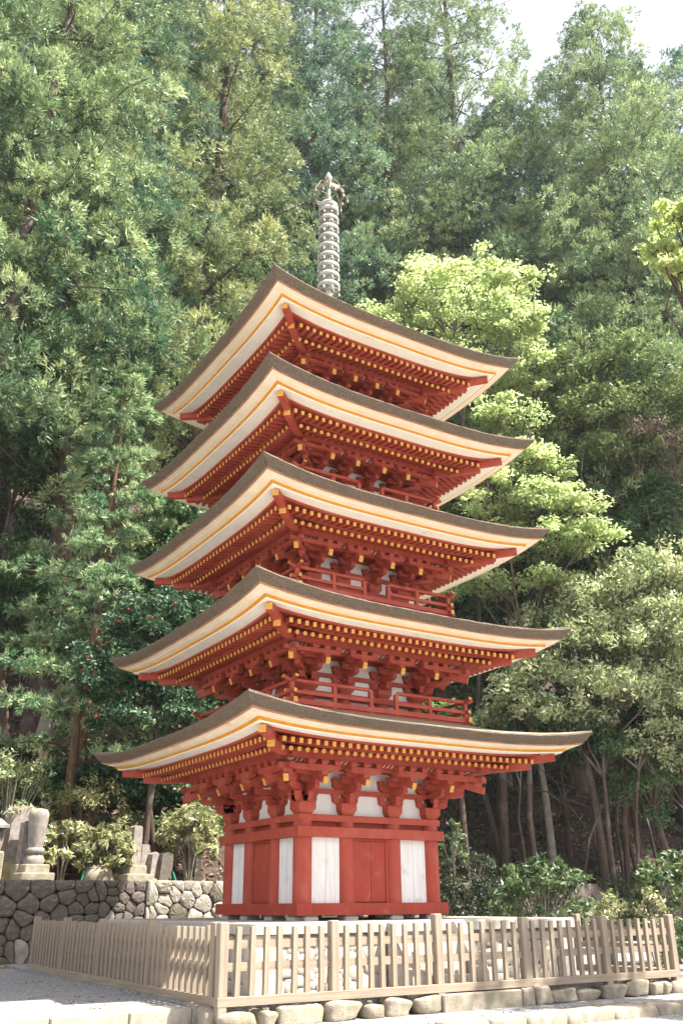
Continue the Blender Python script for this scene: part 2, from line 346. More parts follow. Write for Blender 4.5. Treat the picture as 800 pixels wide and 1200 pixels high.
def wall_stone(mb_name, poly, y, r, m, parent, gap=0.008, bulge=0.085):
    cx = sum(p[0] for p in poly)/len(poly); cz = sum(p[1] for p in poly)/len(poly)
    # round the outline: subdivide the edges, then corner-cut
    pts = []
    for i in range(len(poly)):
        a, c = poly[i], poly[(i+1) % len(poly)]
        L = math.hypot(c[0]-a[0], c[1]-a[1])
        if L < 0.03: continue
        pts.append((a[0]*.84+c[0]*.16, a[1]*.84+c[1]*.16)); pts.append((a[0]*.5+c[0]*.5+r.uniform(-.015, .015), a[1]*.5+c[1]*.5+r.uniform(-.015, .015))); pts.append((a[0]*.16+c[0]*.84, a[1]*.16+c[1]*.84))
    if len(pts) < 5: return None
    R = min(max(math.hypot(p[0]-cx, p[1]-cz) for p in pts), 1)
    k0 = 1-gap/max(R, .08)
    tilt = (r.uniform(-.12, .12), r.uniform(-.12, .12)); bul = bulge*r.uniform(.6, 1.25)*min(1, R/.3)
    V = []; F = []; n = len(pts)
    for s, d in ((1.0, 0.12), (1.0, -0.25*bul), (0.93, -0.72*bul), (0.68, -0.97*bul)):
        for p in pts:
            j = r.uniform(.95, 1.03) if s < 1 else 1
            dx, dz = (p[0]-cx)*k0*s*j, (p[1]-cz)*k0*s*j
            V.append((dx, d*r.uniform(.8, 1.1)+(dx*tilt[0]+dz*tilt[1]) if d < 0 else d, dz))
    V.append((r.uniform(-.02, .02), -1.03*bul, r.uniform(-.02, .02)))
    for k in range(3):
        for i in range(n): F.append((k*n+i, k*n+(i+1) % n, k*n+n+(i+1) % n, k*n+n+i))
    for i in range(n): F.append((3*n+i, 3*n+(i+1) % n, 4*n))
    me = bpy.data.meshes.new('stone'); me.from_pydata(V, [], F); me.materials.append(m)
    me.update()
    return link('stone', me, parent, (cx, y, cz))
def stone_wall():
    t = thing('stone_wall', 'mossy boulder retaining wall along the foot of the wooded slope behind the pagoda', 'wall', (0, 7.1, -1.05))
    b = MB(); b.box(-16, 22, 0.05, 0.33, -0.3, 1.73); b.build('wall_core', M['mortar'], t)
    r = random.Random(3)
    for (x0, x1, n, sd) in ((-7.2, -.72, 128, 4), (-0.70, 3.0, 56, 9), (3.02, 9.5, 62, 7), (9.52, 15, 45, 8)):
        for pl in cells(x0, x1, 0.0, 1.76, n, sd):
            cx = sum(p[0] for p in pl)/len(pl)
            q = r.random()
            m = M['boulder3'] if (-.8 < cx < 1.6 and q < .85) else (M['boulder'] if q < .74 else M['boulder2'] if q < .95 else M['boulder3'])  # mostly pale stones along the sunlit stretch: sunlight put into their colour
            wall_stone('stone', pl, 0.0, r, m, t)
    return t
stone_wall()

# ================================================================== PODIUM
def podium():
    t = thing('stone_podium', 'square pale stone podium with cobbled sides under the red pagoda', 'podium', (0, 0, -1.0))
    P = 2.975; zt = 0.935
    b = MB(); b.box(-P+.12, P-.12, -P+.12, P-.12, -.2, zt-.02); b.build('core', M['slab'], t)
    r = random.Random(12)
    for k in range(4):
        x = -P
        n = 5
        cuts = [-P]+[(-P+2*P*(i+r.uniform(-.15, .15))/n) for i in range(1, n)]+[P-.55]
        for i in range(n):
            s = MB(); s.cbox(cuts[i]+.004, cuts[i+1]-.004, -P, -P+.545, zt-.14, zt, .012, 0, ROT[k]); s.build('coping_slab', M['slab'], t)
    s = MB(); s.box(-P+.55, P-.55, -P+.55, P-.55, zt-.1, zt-.008); s.build('top_paving', M['slab'], t)
    for cx in (-1, 1):
        for cy in (-1, 1):
            s = MB(); x0, x1 = sorted((cx*(P-.03), cx*(P-.36))); y0, y1 = sorted((cy*(P-.03), cy*(P-.36)))
            s.cbox(x0, x1, y0, y1, -.1, zt-.145, .01); s.build('corner_stone', M['slab'], t)
    # small cobbles in the faces: 2 visible sides as geometry
    sh = [boulder_mesh('cobble', .5, .5, .5, 40+i, M['slab'], .7, 8, 5, .05) for i in range(6)]
    for k, full in ((0, True), (3, True)):
        mb_v = []; 
        for pl in cells(-P+.38, P-.38, 0, zt-.16, 150, 20+k, 2):
            cx = sum(p[0] for p in pl)/len(pl); cz = sum(p[1] for p in pl)/len(pl)
            if k == 0 and -0.85 < cx < .55: continue
            wx = max(p[0] for p in pl)-min(p[0] for p in pl); wz = max(p[1] for p in pl)-min(p[1] for p in pl)
            o = link('cobble', r.choice(sh), t, ROT[k] @ Vector((cx, -P+.108, cz)), rot=(0, 0, k*PI/2)); o.scale = (wx*.94, .06, wz*.94)
    # stairs up the front between two slanted side stones
    n = 3
    for i in range(n):
        s = MB(); h = zt*(n-i)/(n+1); s.cbox(-.60, .36, -P-.17*(i+1), -P-.17*i-.004, -.1, h, .012); s.build('stair_step', M['slab'], t)
    for x0 in (-.82, .365):
        s = MB(); s.prism([(-P-.003, zt-.02), (-P-.08, zt-.02), (-P-.56, .26), (-P-.56, -.1), (-P-.003, -.1)], x0, x0+.21, 0, Matrix(((0,1,0,0),(1,0,0,0),(0,0,1,0),(0,0,0,1))))
        s.build('stair_cheek', M['slab'], t)
podium()

# ================================================================== PAGODA
ST = [  # a: roof half width, zc: corner height, S: sag, c: corner column, m: inner column, tz: tail end height, sl: rafter slope
    dict(a=3.41, zc=2.985, S=.225, c=1.29, m=.475, tz=2.00, sl=.26, w=1.0),
    dict(a=3.295, zc=4.905, S=.245, c=1.17, m=.41, tz=4.00, sl=.30, w=.92),
    dict(a=3.165, zc=6.945, S=.260, c=1.02, m=.36, tz=6.06, sl=.34, w=.84),
    dict(a=3.065, zc=8.945, S=.275, c=.90, m=.315, tz=8.11, sl=.38, w=.76),
    dict(a=2.96, zc=10.930, S=.290, c=.79, m=.27, tz=10.12, sl=.42, w=.69)]
for s in ST:
    s['zm'] = s['zc']-s['S']; s['zt'] = s['zm']-.375
    s['pz'] = s['zt']+s['sl']*(s['a']-s['c']-.66-1.02)-.040
    s['v'] = (s['pz']-s['tz'])/.46; s['zb'] = s['tz']-.47*s['v']
ST[0]['floor'] = 0.0
for i, f in ((1, 3.22), (2, 5.30), (3, 7.36), (4, 9.40)): ST[i]['floor'] = f
pag = thing('pagoda', 'five-storied vermilion pagoda with white walls and thick bark roofs on a stone podium', 'pagoda', (0, 0, 0))

def ze(s, u): return s['zm']+s['S']*abs(u)**3.2
def tk(u): return 1+.52*abs(u)**3

def edge_rows(s, rows, N=40):
    """strip round all four eaves through (inset, drop) rows; mitred at the corners"""
    V = []; F = []
    for k in range(4):
        base = len(V)
        for ins, dz in rows:
            for i in range(N+1):
                u = -1+2*i/N; h = s['a']-ins
                V.append(ROT[k] @ Vector((u*h, -h, ze(s, u)+dz*tk(u))))
        for r in range(len(rows)-1):
            for i in range(N):
                p = base+r*(N+1)+i; F.append((p, p+N+1, p+N+2, p+1))
    return V, F

def roof(si):
    s = ST[si]; rnd = random.Random(si)
    b = MB(); N = 48; NV = 8
    bw, zt = (s_next := (ST[si+1]['c']+.62, ST[si+1]['floor']-.02)) if si < 4 else (.30, 12.25)
    # top surface
    for k in range(4):
        V = []
        for j in range(NV+1):
            v = j/NV; h = s['a']-(s['a']-bw)*v
            for i in range(N+1):
                u = -1+2*i/N
                z = s['zm']+(zt-s['zm'])*(.70*v+.30*v*v)+(ze(s, u)-s['zm'])*(1-v)**2
                V.append(ROT[k] @ Vector((u*h, -h, z)))
        F = [(j*(N+1)+i, j*(N+1)+i+1, (j+1)*(N+1)+i+1, (j+1)*(N+1)+i) for j in range(NV) for i in range(N)]
        b.add(V, F, 1, smooth=True)
    # thatch edge with a slightly ragged face
    V, F = edge_rows(s, [(0, 0), (-.012, -.022), (.02, -.06), (.075, -.105), (.135, -.148), (.16, -.146)], N)
    V = [v+Vector((rnd.uniform(-.007, .007), rnd.uniform(-.007, .007), rnd.uniform(-.006, .006))) for v in V]
    b.add(V, F, 0, smooth=False)
    ro = b.build('roof', [M['bark'], M['barktop']], pag)
    for nm, rows, m in (('bark_batten', [(.118, -.136), (.128, -.152), (.150, -.156)], M['battenwood']), ('eave_board', [(.135, -.146), (.146, -.156), (.225, -.171), (.230, -.179), (.340, -.196), (.355, -.208)], M['cream']),
                        ('gold_strip', [(.337, -.195), (.347, -.224), (.379, -.230)], M['gold']),
                        ('lower_eave_board', [(.371, -.228), (.383, -.242), (.66, -.238)], M['paleboard']),
                        ('eave_batten', [(.652, -.232), (.656, -.268), (.80, -.264)], M['red'])):
        b = MB(); V, F = edge_rows(s, rows, N); b.add(V, F); b.build(nm, m, ro)
    # boards over the two tiers of rafters
    b = MB()
    V, F = edge_rows(s, [(.78, -.270), (1.16, -.245)], N); b.add(V, F)
    for k in range(4):
        V = []; rows = 8
        for j in range(rows+1):
            ins = 1.0+(s['a']-s['c']+.02-1.0)*j/rows; h = s['a']-ins
            for i in range(N+1):
                u = -1+2*i/N; x = u*h; uu = x/s['a']
                V.append(ROT[k] @ Vector((x, -h, ze(s, uu)-.375*tk(uu)+.042+s['sl']*(ins-1.02))))
        b.add(V, [(j*(N+1)+i, (j+1)*(N+1)+i, (j+1)*(N+1)+i+1, j*(N+1)+i+1) for j in range(rows) for i in range(N)])
    b.build('soffit', M['redwood'], ro)
    b = MB(); V, F = edge_rows(s, [(.985, -.300), (.985, -.338), (1.12, -.330)], N); b.add(V, F); b.build('rafter_batten', M['red'], ro)
    return ro

# shared rafter meshes: unit length along +y from the tip at the origin
def rafter_meshes():
    b = MB(); b.add([(-.032,0,-.038),(.032,0,-.038),(.032,1,-.038),(-.032,1,-.038),(-.032,0,.038),(.032,0,.038),(.032,1,.038),(-.032,1,.038)],
                    [(0,3,2,1),(4,5,6,7),(0,1,5,4),(1,2,6,5),(3,0,4,7)], [0,0,1,0,0])
    fly = b.mesh('flying_rafter', [M['red'], M['yellow']])
    b = MB(); n = 8
    V = [(.040*math.cos(2*PI*i/n), 0, .040*math.sin(2*PI*i/n)) for i in range(n)]; V += [(x, 1, z) for x, _, z in V]
    b.add(V, [tuple(range(n))]+[(i, i+n, (i+1) % n+n, (i+1) % n) for i in range(n)], [1]+[0]*n)
    rnd_ = b.mesh('rafter', [M['red'], M['yellow']])
    return fly, rnd_
FLY, RND = rafter_meshes()

def rafters(si, roof_obj):
    s = ST[si]; stuff = {}
    specs = []
    n = int((s['a']-.80)/.1475)
    for tier in (0, 1):
        tip_in, lim = (.70, .70) if tier == 0 else (1.02, 1.03)
        for i in range(-n, n+1):
            x = (i+.5)*.1475 if True else 0
            if abs(x) > s['a']-lim-.07: continue
            u = x/s['a']
            if tier == 0:
                z = ze(s, u)-.312*tk(u); inner = min(1.20, s['a']-abs(x)-.04); slope = .14
            else:
                z = ze(s, u)-.375*tk(u); inner = min(s['a']-s['c'], s['a']-abs(x)-.04); slope = s['sl']
            L = inner-tip_in
            if L < .05: continue
            specs.append((tier, x, -(s['a']-tip_in), z, L, slope))
    for k in range(4):
        for tier, x, y, z, L, slope in specs:
            X = ROT[k] @ Matrix.Translation((x, y, z)) @ Matrix.Rotation(math.atan(slope), 4, 'X') @ Matrix.Diagonal((1, L*math.hypot(1, slope), 1, 1))
            me = FLY if tier == 0 else RND
            if k == 0 and si < 4:
                o = link('flying_rafter' if tier == 0 else 'rafter', me, roof_obj); o.matrix_local = X
            else:
                b = stuff.setdefault('flying_rafter' if tier == 0 else 'rafter', MB())
                b.add([v.co for v in me.vertices], [tuple(p.vertices) for p in me.polygons], [p.material_index for p in me.polygons], X)
    for nm, b in stuff.items():
        b.build(nm, [M['red'], M['yellow']], roof_obj, kind='stuff')

def arm(b, L, h, z, X, wd=.09):
    b.prism([(-L, z+h), (-L, z+h*.45), (-L*.90, z+h*.2), (-L*.68, z), (L*.68, z), (L*.90, z+h*.2), (L, z+h*.45), (L, z+h)], -wd/2, wd/2, 0, X)
def blk(b, x, y, z, w_, h, X):
    t = w_/2; q = t*.66
    V = [(x-q,y-q,z),(x+q,y-q,z),(x+q,y+q,z),(x-q,y+q,z)]+[(x+sx*t,y+sy*t,z+h*.45) for sx,sy in ((-1,-1),(1,-1),(1,1),(-1,1))]+[(x+sx*t,y+sy*t,z+h) for sx,sy in ((-1,-1),(1,-1),(1,1),(-1,1))]
    F = [(3,2,1,0),(8,9,10,11)]
    for r in (0, 4):
        for i in range(4): F.append((r+i, r+(i+1) % 4, r+4+(i+1) % 4, r+4+i))
    b.add(V, F, 0, X)
def half(b, L, h, z, X, wd=.09):
    """arm running outward (-y) from the wall"""
    T = X @ Matrix.Rotation(-PI/2, 4, 'Z')
    b.prism([(-.06, z), (-.06, z+h), (L, z+h), (L, z+h*.45), (L*.93, z+h*.2), (L*.75, z)], -wd/2, wd/2, 0, T)
def bracket_set(b, W, X, diag=False):
    """three-stepped bracket, outward = -y, unit heights; W scales the width of the arms"""
    k = math.sqrt(2) if diag else 1.0
    if not diag:
        for z in (.19, .435): arm(b, .245*W, .10, z, X)
        for x in (-.205, 0, .205):
            for z in (.285, .53): blk(b, x*W, 0, z, .11*min(1, W+.1), .075, X)
        for y in (-.22, -.44):
            z = .50 if y == -.22 else .585
            arm(b, (.20 if y == -.22 else .225)*W, .095, z, X @ Matrix.Translation((0, y, 0)))
            for x in ((-.16, .16) if y == -.22 else (-.19, 0, .19)): blk(b, x*W, y, z+.09, .105*min(1, W+.1), .07, X)
        arm(b, .30*W, .10, .615, X @ Matrix.Translation((0, -.66, 0)), .10)
        for x in (-.25, 0, .25): blk(b, x*W, -.66, .71, .12*min(1, W+.1), .085, X)
    half(b, .25*k, .10, .19, X); blk(b, 0, -.22*k, .28, .11, .07, X)
    half(b, .47*k, .10, .36, X); blk(b, 0, -.44*k, .46, .11, .125, X)
    blk(b, 0, -.66*k, .53, .12, .085, X)
def tail(b, X, k=1.0, mi=0):
    p0 = X @ Vector((0, .05, .82)); p1 = X @ Vector((0, -.73*k, .47))
    b.beam(p0, p1, .085, .115, 0, 1)
def tail_mesh(v, k=1.0):
    b = MB(); tail(b, Matrix.Diagonal((1, 1, v, 1)), k)
    return b.mesh('tail_rafter', [M['red'], M['yellow']])

def storey(si):
    s = ST[si]; v = s['v']; c = s['c']; m = s['m']; W = s['w']; Zs = Matrix.Diagonal((1, 1, v, 1))
    cols = [-c, -m, m, c]
    # ---- brackets
    b = MB(); blk(b, 0, 0, 0, .30*(.7+.3*W), .20, Zs); bracket_set(b, W, Zs); straight = b.mesh('bracket', [M['red']])
    b = MB(); blk(b, 0, 0, 0, .32*(.7+.3*W), .20, Zs)
    for a in (0, -PI/2): bracket_set(b, W, Zs @ Matrix.Rotation(a, 4, 'Z'))
    bracket_set(b, W, Zs @ Matrix.Rotation(-PI/4, 4, 'Z'), True)
    # long cross arms that meet at the corner
    for a in (0, -PI/2):
        X = Zs @ Matrix.Rotation(a, 4, 'Z')
        sg = -1 if a == 0 else 1
        for y, z in ((-.44, .585), (-.66, .615)):
            x0, x1 = sorted((0, sg*(abs(y)+.16))); b.box(x0, x1, y-.043, y+.043, z+.002, z+.092, 0, X)
    corner = b.mesh('bracket', [M['red']])
    tm = tail_mesh(v); td = tail_mesh(v, 1.414)
    for k in range(4):
        for x in (-m, m):
            o = link('bracket', straight, pag); o.matrix_local = ROT[k] @ Matrix.Translation((x, -c, s['zb']))
            link('tail_rafter', tm, o)
        o = link('bracket', corner, pag); o.matrix_local = ROT[k] @ Matrix.Translation((-c, -c, s['zb']))
        link('tail_rafter', tm, o); link('tail_rafter', tm, o, rot=(0, 0, -PI/2)); link('tail_rafter', td, o, rot=(0, 0, -PI/4))
    # ---- walls, beams, purlins
    w_ = MB(); w_.box(-c+.03, c-.03, -c+.03, c-.03, s['floor'] if si else 1.50, s['pz']+.1); w_.build('plaster_wall', M['plaster'], pag)
    be = MB(); pu = MB(); mn = MB()
    z = lambda h: s['zb']+h*v
    for k in range(4):
        e = c+.05
        be.box(-e+.104, e, -e, -e+.10, z(.345), z(.425), 0, ROT[k])                       # beam through the brackets
        be.box(-e+.104, e, -e-.002, -e+.098, z(.74), z(.83), 0, ROT[k])
        e = c+.66+.04
        pu.box(-e+.084, e+.18, -e, -e+.08, z(.80), z(.93), 0, ROT[k])                      # outer purlin
        pu.box(-e-.10, -e-.003, -e+.002, -e+.078, z(.803), z(.927), 0, ROT[k])
        e2 = c+.44+.035
        be.box(-e2+.074, e2, -e2, -e2+.07, z(.70), z(.77), 0, ROT[k])
        # white plaster between the rafters above the purlin, and the ribbed slope behind it
        mn.box(-e+.2, e-.2, -e+.03, -e+.05, z(.93)+.002, z(.93)+.075, 0, ROT[k])
        V = [ROT[k] @ Vector(p) for p in ((-e2, -e2-.02, z(.77)), (e2, -e2-.02, z(.77)), (e, -e+.06, z(.85)), (-e, -e+.06, z(.85)))]
        V += [p+Vector((0, 0, .02)) for p in V]
        mn.add(V, [(3,2,1,0),(4,5,6,7),(0,1,5,4),(1,2,6,5),(2,3,7,6),(3,0,4,7)])
        x = -e2
        while x < e2:
            be.beam(ROT[k] @ Vector((x, -e2-.03, z(.765))), ROT[k] @ Vector((x, -e+.05, z(.835))), .03, .035); x += .085
        ceil = [ROT[k] @ Vector(p) for p in ((-c, -c, z(.80)), (c, -c, z(.80)), (e2, -e2, z(.775)), (-e2, -e2, z(.775)))]
        be.add(ceil, [(3, 2, 1, 0)])
        # plate on the columns
        e = c+.14*(.6+.4*W)
        be.box(-e+.30*W, e, -e, -e+.30*W, s['zb']-.105, s['zb']-.005, 0, ROT[k])
    be.build('wall_beam', M['red'], pag); pu.build('purlin', M['red'], pag); mn.build('plaster_infill', M['plaster'], pag)
    # ---- hip rafters
    b1 = MB()
    b1.tube([(q, 0, zz) for q, zz in ((c*1.414, s['pz']+.10), ((s['a']-1.35)*1.414, s['zc']-.63), ((s['a']-.80)*1.414, s['zc']-.565))], .001)
    for k in range(4):
        X = ROT[k] @ Matrix.Rotation(-PI*.75, 4, 'Z')
        def path(pts, wd, ht):
            b = MB()
            for j in range(len(pts)-1):
                b.beam(X @ Vector((pts[j][0], 0, pts[j][1])), X @ Vector((pts[j+1][0], 0, pts[j+1][1])), wd-.001*j, ht-.001*j, 0, 1 if j == len(pts)-2 else 0)
            return b
        r2 = math.sqrt(2)
        path([((c-.05)*r2, s['pz']+.16), ((s['a']-1.25)*r2, s['zc']-.60), ((s['a']-.80)*r2, s['zc']-.575)], .125, .135).build('hip_rafter', [M['red'], M['yellow']], pag)
        path([((s['a']-1.30)*r2, s['zc']-.50), ((s['a']-.85)*r2, s['zc']-.485), ((s['a']-.48)*r2, s['zc']-.445)], .115, .12).build('flying_hip_rafter', [M['red'], M['yellow']], pag)

def base_storey():
    s = ST[0]; c = s['c']
    # sill beams, wrapped round the foot of the columns; column, panels, doors
    for k in range(4):
        b = MB(); e = 1.50; b.cbox(-e+.30, e, -e, -e+.30, .004, .183, .008, 0, ROT[k]); b.build('sill', M['redwood'], pag)
        b = MB(); e = 1.485; b.cbox(-e+.26, e, -e, -e+.26, 1.180, 1.338, .006, 0, ROT[k]); b.build('tie_beam', M['red'], pag)
        b = MB(); e = 1.44; b.cbox(-e+.30, e, -e, -e+.30, 1.425, 1.532, .006, 0, ROT[k]); b.build('top_plate', M['red'], pag)
        b = MB(); b.box(-c, c, -c-.01, -c+.05, 1.335, 1.43, 0, ROT[k]); b.build('frieze_board', M['redwood'], pag)
        for x in (-c, -s['m'], s['m']):
            b = MB(); b.lathe([(.155, .18), (.155, 1.43)], 20, 0, ROT[k] @ Matrix.Translation((x, -c, 0)), cap=False); b.build('column', M['red'], pag)
        for sx in (-1, 1):
            x0, x1 = sorted((sx*(s['m']+.12), sx*(c-.12)))
            b = MB(); b.box(x0, x1, -c-.055, -c+.02, .182, 1.181, 0, ROT[k]); o = b.build('wall_panel', M['whitewood'], pag)
            b = MB(); b.box((x0+x1)/2-.002, (x0+x1)/2+.002, -c-.0565, -c-.05, .183, 1.18, 0, ROT[k]); b.build('board_joint', M['boulder3'], o)
        b = MB(); b.box(-s['m']+.1, s['m']-.1, -c-.02, -c+.05, .182, 1.181, 0, ROT[k])
        for x in (-.345, .295): b.box(x, x+.05, -c-.075, -c-.02, .183, 1.18, 0, ROT[k])
        b.box(-.295, .295, -c-.075, -c-.02, 1.14, 1.1795, 0, ROT[k])
        d = b.build('door', M['redwood'], pag)
        for x0 in (-.292, .003):
            b = MB(); b.cbox(x0, x0+.289, -c-.062, -c-.021, .2, 1.137, .005, 0, ROT[k]); l = b.build('door_leaf', M['redwood'], d)
        b = MB(); X = ROT[k] @ Matrix.Translation((.045, -c-.062, .66)) @ Matrix.Rotation(PI/2, 4, 'X'); b.lathe([(.016, 0), (.020, .008), (.014, .02), (.003, .024)], 8, 0, X); b.build('door_knob', M['bronzedark'], d)
    # short stones that keep the sill off the paving
    for k in range(4):
        for x in (-1.2, -.45, .45, 1.2):
            b = MB(); b.cbox(x-.13, x+.13, -1.46, -1.2, -.07, .003, .02, 0, ROT[k]); b.build('sill_stone', M['slab'], pag)

def body(si):
    """short upper storeys: columns, balcony floor and railing"""
    s = ST[si]; c = s['c']; f = s['floor']
    for k in range(4):
        for x in (-c, -s['m'], s['m']):
            b = MB(); r = .13*(.5+.5*s['w']); b.lathe([(r, f), (r, s['zb']-.1)], 14, 0, ROT[k] @ Matrix.Translation((x, -c, 0)), cap=False); b.build('column', M['red'], pag)
    rb = c+.67
    b = MB(); b.box(-rb-.03, rb+.03, -rb-.03, rb+.03, f-.09, f-.02); b.box(-c-.3, c+.3, -c-.3, c+.3, f-.35, f-.091); b.build('balcony_floor', M['redwood'], pag)
    for k in range(4):
        rl = bpy.data.objects.new('railing', None)
        b = MB(); b.beam(ROT[k] @ Vector((-rb-.14, -rb, f+.035)), ROT[k] @ Vector((rb+.14, -rb, f+.035)), .075, .085, 0, 1)
        b.beam(ROT[k] @ Vector((-rb+.1, -rb, f+.0351)), ROT[k] @ Vector((-rb-.142, -rb, f+.0351)), .0755, .0855, 0, 1)
        rl = b.build('railing', [M['red'], M['yellow']], pag)
        gap = .24 if k == 0 else 0
        for (z, hh, wd, ext, g) in ((f+.19, .06, .055, .13, gap), (f+.375, .0, .036, .17, gap+.06)):
            for x0, x1 in (((-rb-ext, -g), (rb+ext, g)) if g else ((-rb-ext, 0), (rb+ext, 0))):
                b = MB()
                if hh: b.beam(ROT[k] @ Vector((x1, -rb, z)), ROT[k] @ Vector((x0, -rb, z)), wd, hh, 0, 1)
                else: b.tube([ROT[k] @ Vector(p) for p in ((x1, -rb, z), (x0*.8, -rb, z), (x0*.96, -rb, z+.012), (x0, -rb, z+.055))], wd, 8, 0, None, 1)
                b.build('rail', [M['red'], M['yellow']], rl)
        for x in (-rb, -rb*.55, -.27, .27, rb*.55):
            b = MB(); b.box(x-.034, x+.034, -rb-.034, -rb+.034, f-.02, f+.352, 0, ROT[k]); b.build('rail_post', M['red'], rl)

def finial():
    b = MB(); b.lathe([(.09, 12.2), (.075, 16.0), (.03, 16.9)], 10)
    fo = b.build('finial', M['bronze'], pag)
    b = MB(); b.cbox(-.36, .36, -.36, .36, 12.16, 12.48, .02); b.cbox(-.42, .42, -.42, .42, 12.48, 12.55, .01); b.build('dew_basin', M['bronze'], fo)
    b = MB(); b.lathe([(.33, 12.55), (.31, 12.70), (.20, 12.85), (.12, 12.95), (.20, 13.05), (.24, 13.10)], 20); b.build('lotus_base', M['bronze'], fo)
    for i in range(9):
        z = 13.50+i*.283; R = .268-.003*i
        b = MB()
        b.lathe([(R-.012, z-.055), (R, z-.055), (R+.006, z), (R, z+.055), (R-.012, z+.055), (R-.012, z-.055)], 28, cap=False)
        b.lathe([(.115, z-.10), (.135, z), (.115, z+.08)], 14, cap=False)
        for k in range(8):
            a = 2*PI*k/8+.2
            b.beam((.10*math.cos(a), .10*math.sin(a), z), ((R-.006)*math.cos(a), (R-.006)*math.sin(a), z), .05, .035)
        rg = b.build('ring', M['bronze'], fo)
        be = MB()
        for k in range(8):
            a = 2*PI*k/8+.2+.39
            X = Matrix.Translation(((R-.004)*math.cos(a), (R-.004)*math.sin(a), z-.055)) @ Matrix.Rotation(a, 4, 'Z')
            be.lathe([(.026, -.105), (.020, -.06), (.008, -.03), (.004, 0)], 6, 0, X)
        be.build('bell', M['bronze'], rg)
    z = 15.86
    b = MB(); b.lathe([(.22, z), (.25, z+.07), (.20, z+.17), (.09, z+.24), (.05, z+.30), (.075, z+.33), (.045, z+.38), (.03, z+.8)], 18); b.build('treasure_vase', M['bronze'], fo)
    ca = MB()
    for k in range(8):
        a0, a1 = 2*PI*k/8+.3, 2*PI*(k+1)/8+.3
        P = lambda a, r, zz: (r*math.cos(a), r*math.sin(a), zz)
        ca.tube([P(a0, .385, 16.28), P(a1, .385, 16.28)], .015, 5); ca.tube([P(a0, .27, 16.62), P(a1, .27, 16.62)], .014, 5)
        ca.tube([P(a0, .47, 16.24), P(a0, .42, 16.32), P(a0, .33, 16.50), P(a0, .27, 16.62), P(a0, .07, 16.66)], .012, 5)
        ca.add([P(a0, .385, 16.28), P(a1, .385, 16.28), P(a1, .39, 16.40), P(a0, .39, 16.40)], [(0, 1, 2, 3)])
        ca.lathe([(.028, -.12), (.022, -.07), (.012, -.03), (.006, 0)], 7, 0, Matrix.Translation(P(a0, .47, 16.24)))
        ca.lathe([(.030, -.11), (.024, -.06), (.012, -.03), (.006, 0)], 7, 0, Matrix.Translation(P(a0+.39, .385, 16.27)))
        ca.lathe([(.001, -.035), (.03, 0), (.001, .035)], 6, 0, Matrix.Translation(P(a0, .48, 16.33)))
    ca.build('canopy', M['bronzedark'], fo)
    b = MB(); b.lathe([(.11, 16.66), (.07, 16.71), (.05, 16.74), (.085, 16.80), (.10, 16.87), (.07, 16.95), (.02, 17.06)], 14)
    b.build('jewel', M['bronze'], fo)

for i in range(5):
    ro = roof(i); rafters(i, ro); storey(i)
base_storey()
for i in range(1, 5): body(i)
finial()

# ================================================================== FENCE
def fence(name, label, p0, p1, posts, tall=(), out=1):
    """post and rail fence with square pickets from p0 to p1 (x,y); posts are distances along it"""
    p0 = Vector((*p0, 0)); p1 = Vector((*p1, 0)); L = (p1-p0).length; ang = math.atan2(p1.y-p0.y, p1.x-p0.x)
    t = thing(name, label, 'fence', fr(p0.x, p0.y, -1.0), ang, 'wooden fence runs round the pagoda'); t.scale = (FS,)*3
    r = random.Random(label)
    b = MB(); b.cbox(-.07, L+.07, -.065, .065, .0, .105, .006); b.build('ground_beam', M['fencex'], t)
    for z in (.44, .70):
        b = MB(); b.box(0, L, -.012, .03, z-.05, z+.05); b.build('rail', M['fencex'], t)
    for i, d in enumerate(posts):
        h = 1.03 if d in tall else .965
        b = MB(); b.cbox(-.066, .066, -.062, .062, -.12, h, .012); o = b.build('post', M['fence'], t, (d, 0, 0))
        o.rotation_euler = (r.uniform(-.006, .006), r.uniform(-.008, .008), 0)
    pm = []
    for i in range(4):
        b = MB(); b.cbox(-.037, .037, -.044, .012, .106, .90+.006*i, .004); pm.append(b.mesh('picket', M['fence']))
    for a, c in zip(posts[:-1], posts[1:]):
        n = max(1, round((c-a)/.20)-1)
        for i in range(n):
            x = a+(c-a)*(i+1)/(n+1)+r.uniform(-.008, .008)
            o = link('picket', r.choice(pm), t, (x, 0, 0), rot=(r.uniform(-.008, .008), r.uniform(-.012, .012), r.uniform(-.05, .05)))
    return t
FX, FY, FR, FB = -3.57, -3.25, 4.95, 5.55
fence('wooden_fence', 'pale picket fence along the front of the pagoda above the boulder kerb', (FX, FY), (FR, FY), (0, 1.66, 3.44, 5.12, 6.88, FR-FX), tall=(3.44,))
fence('wooden_fence', 'left side picket fence running back from the near corner to the stone wall', (FX, FB), (FX, FY+.14), (0, 2.05, 4.1, 6.35, 8.60))
fence('wooden_fence', 'picket fence at the far right end running back behind the front fence', (FR, FY+.14), (FR, 5.4), (2.05, 4.2, 6.4, 8.5))

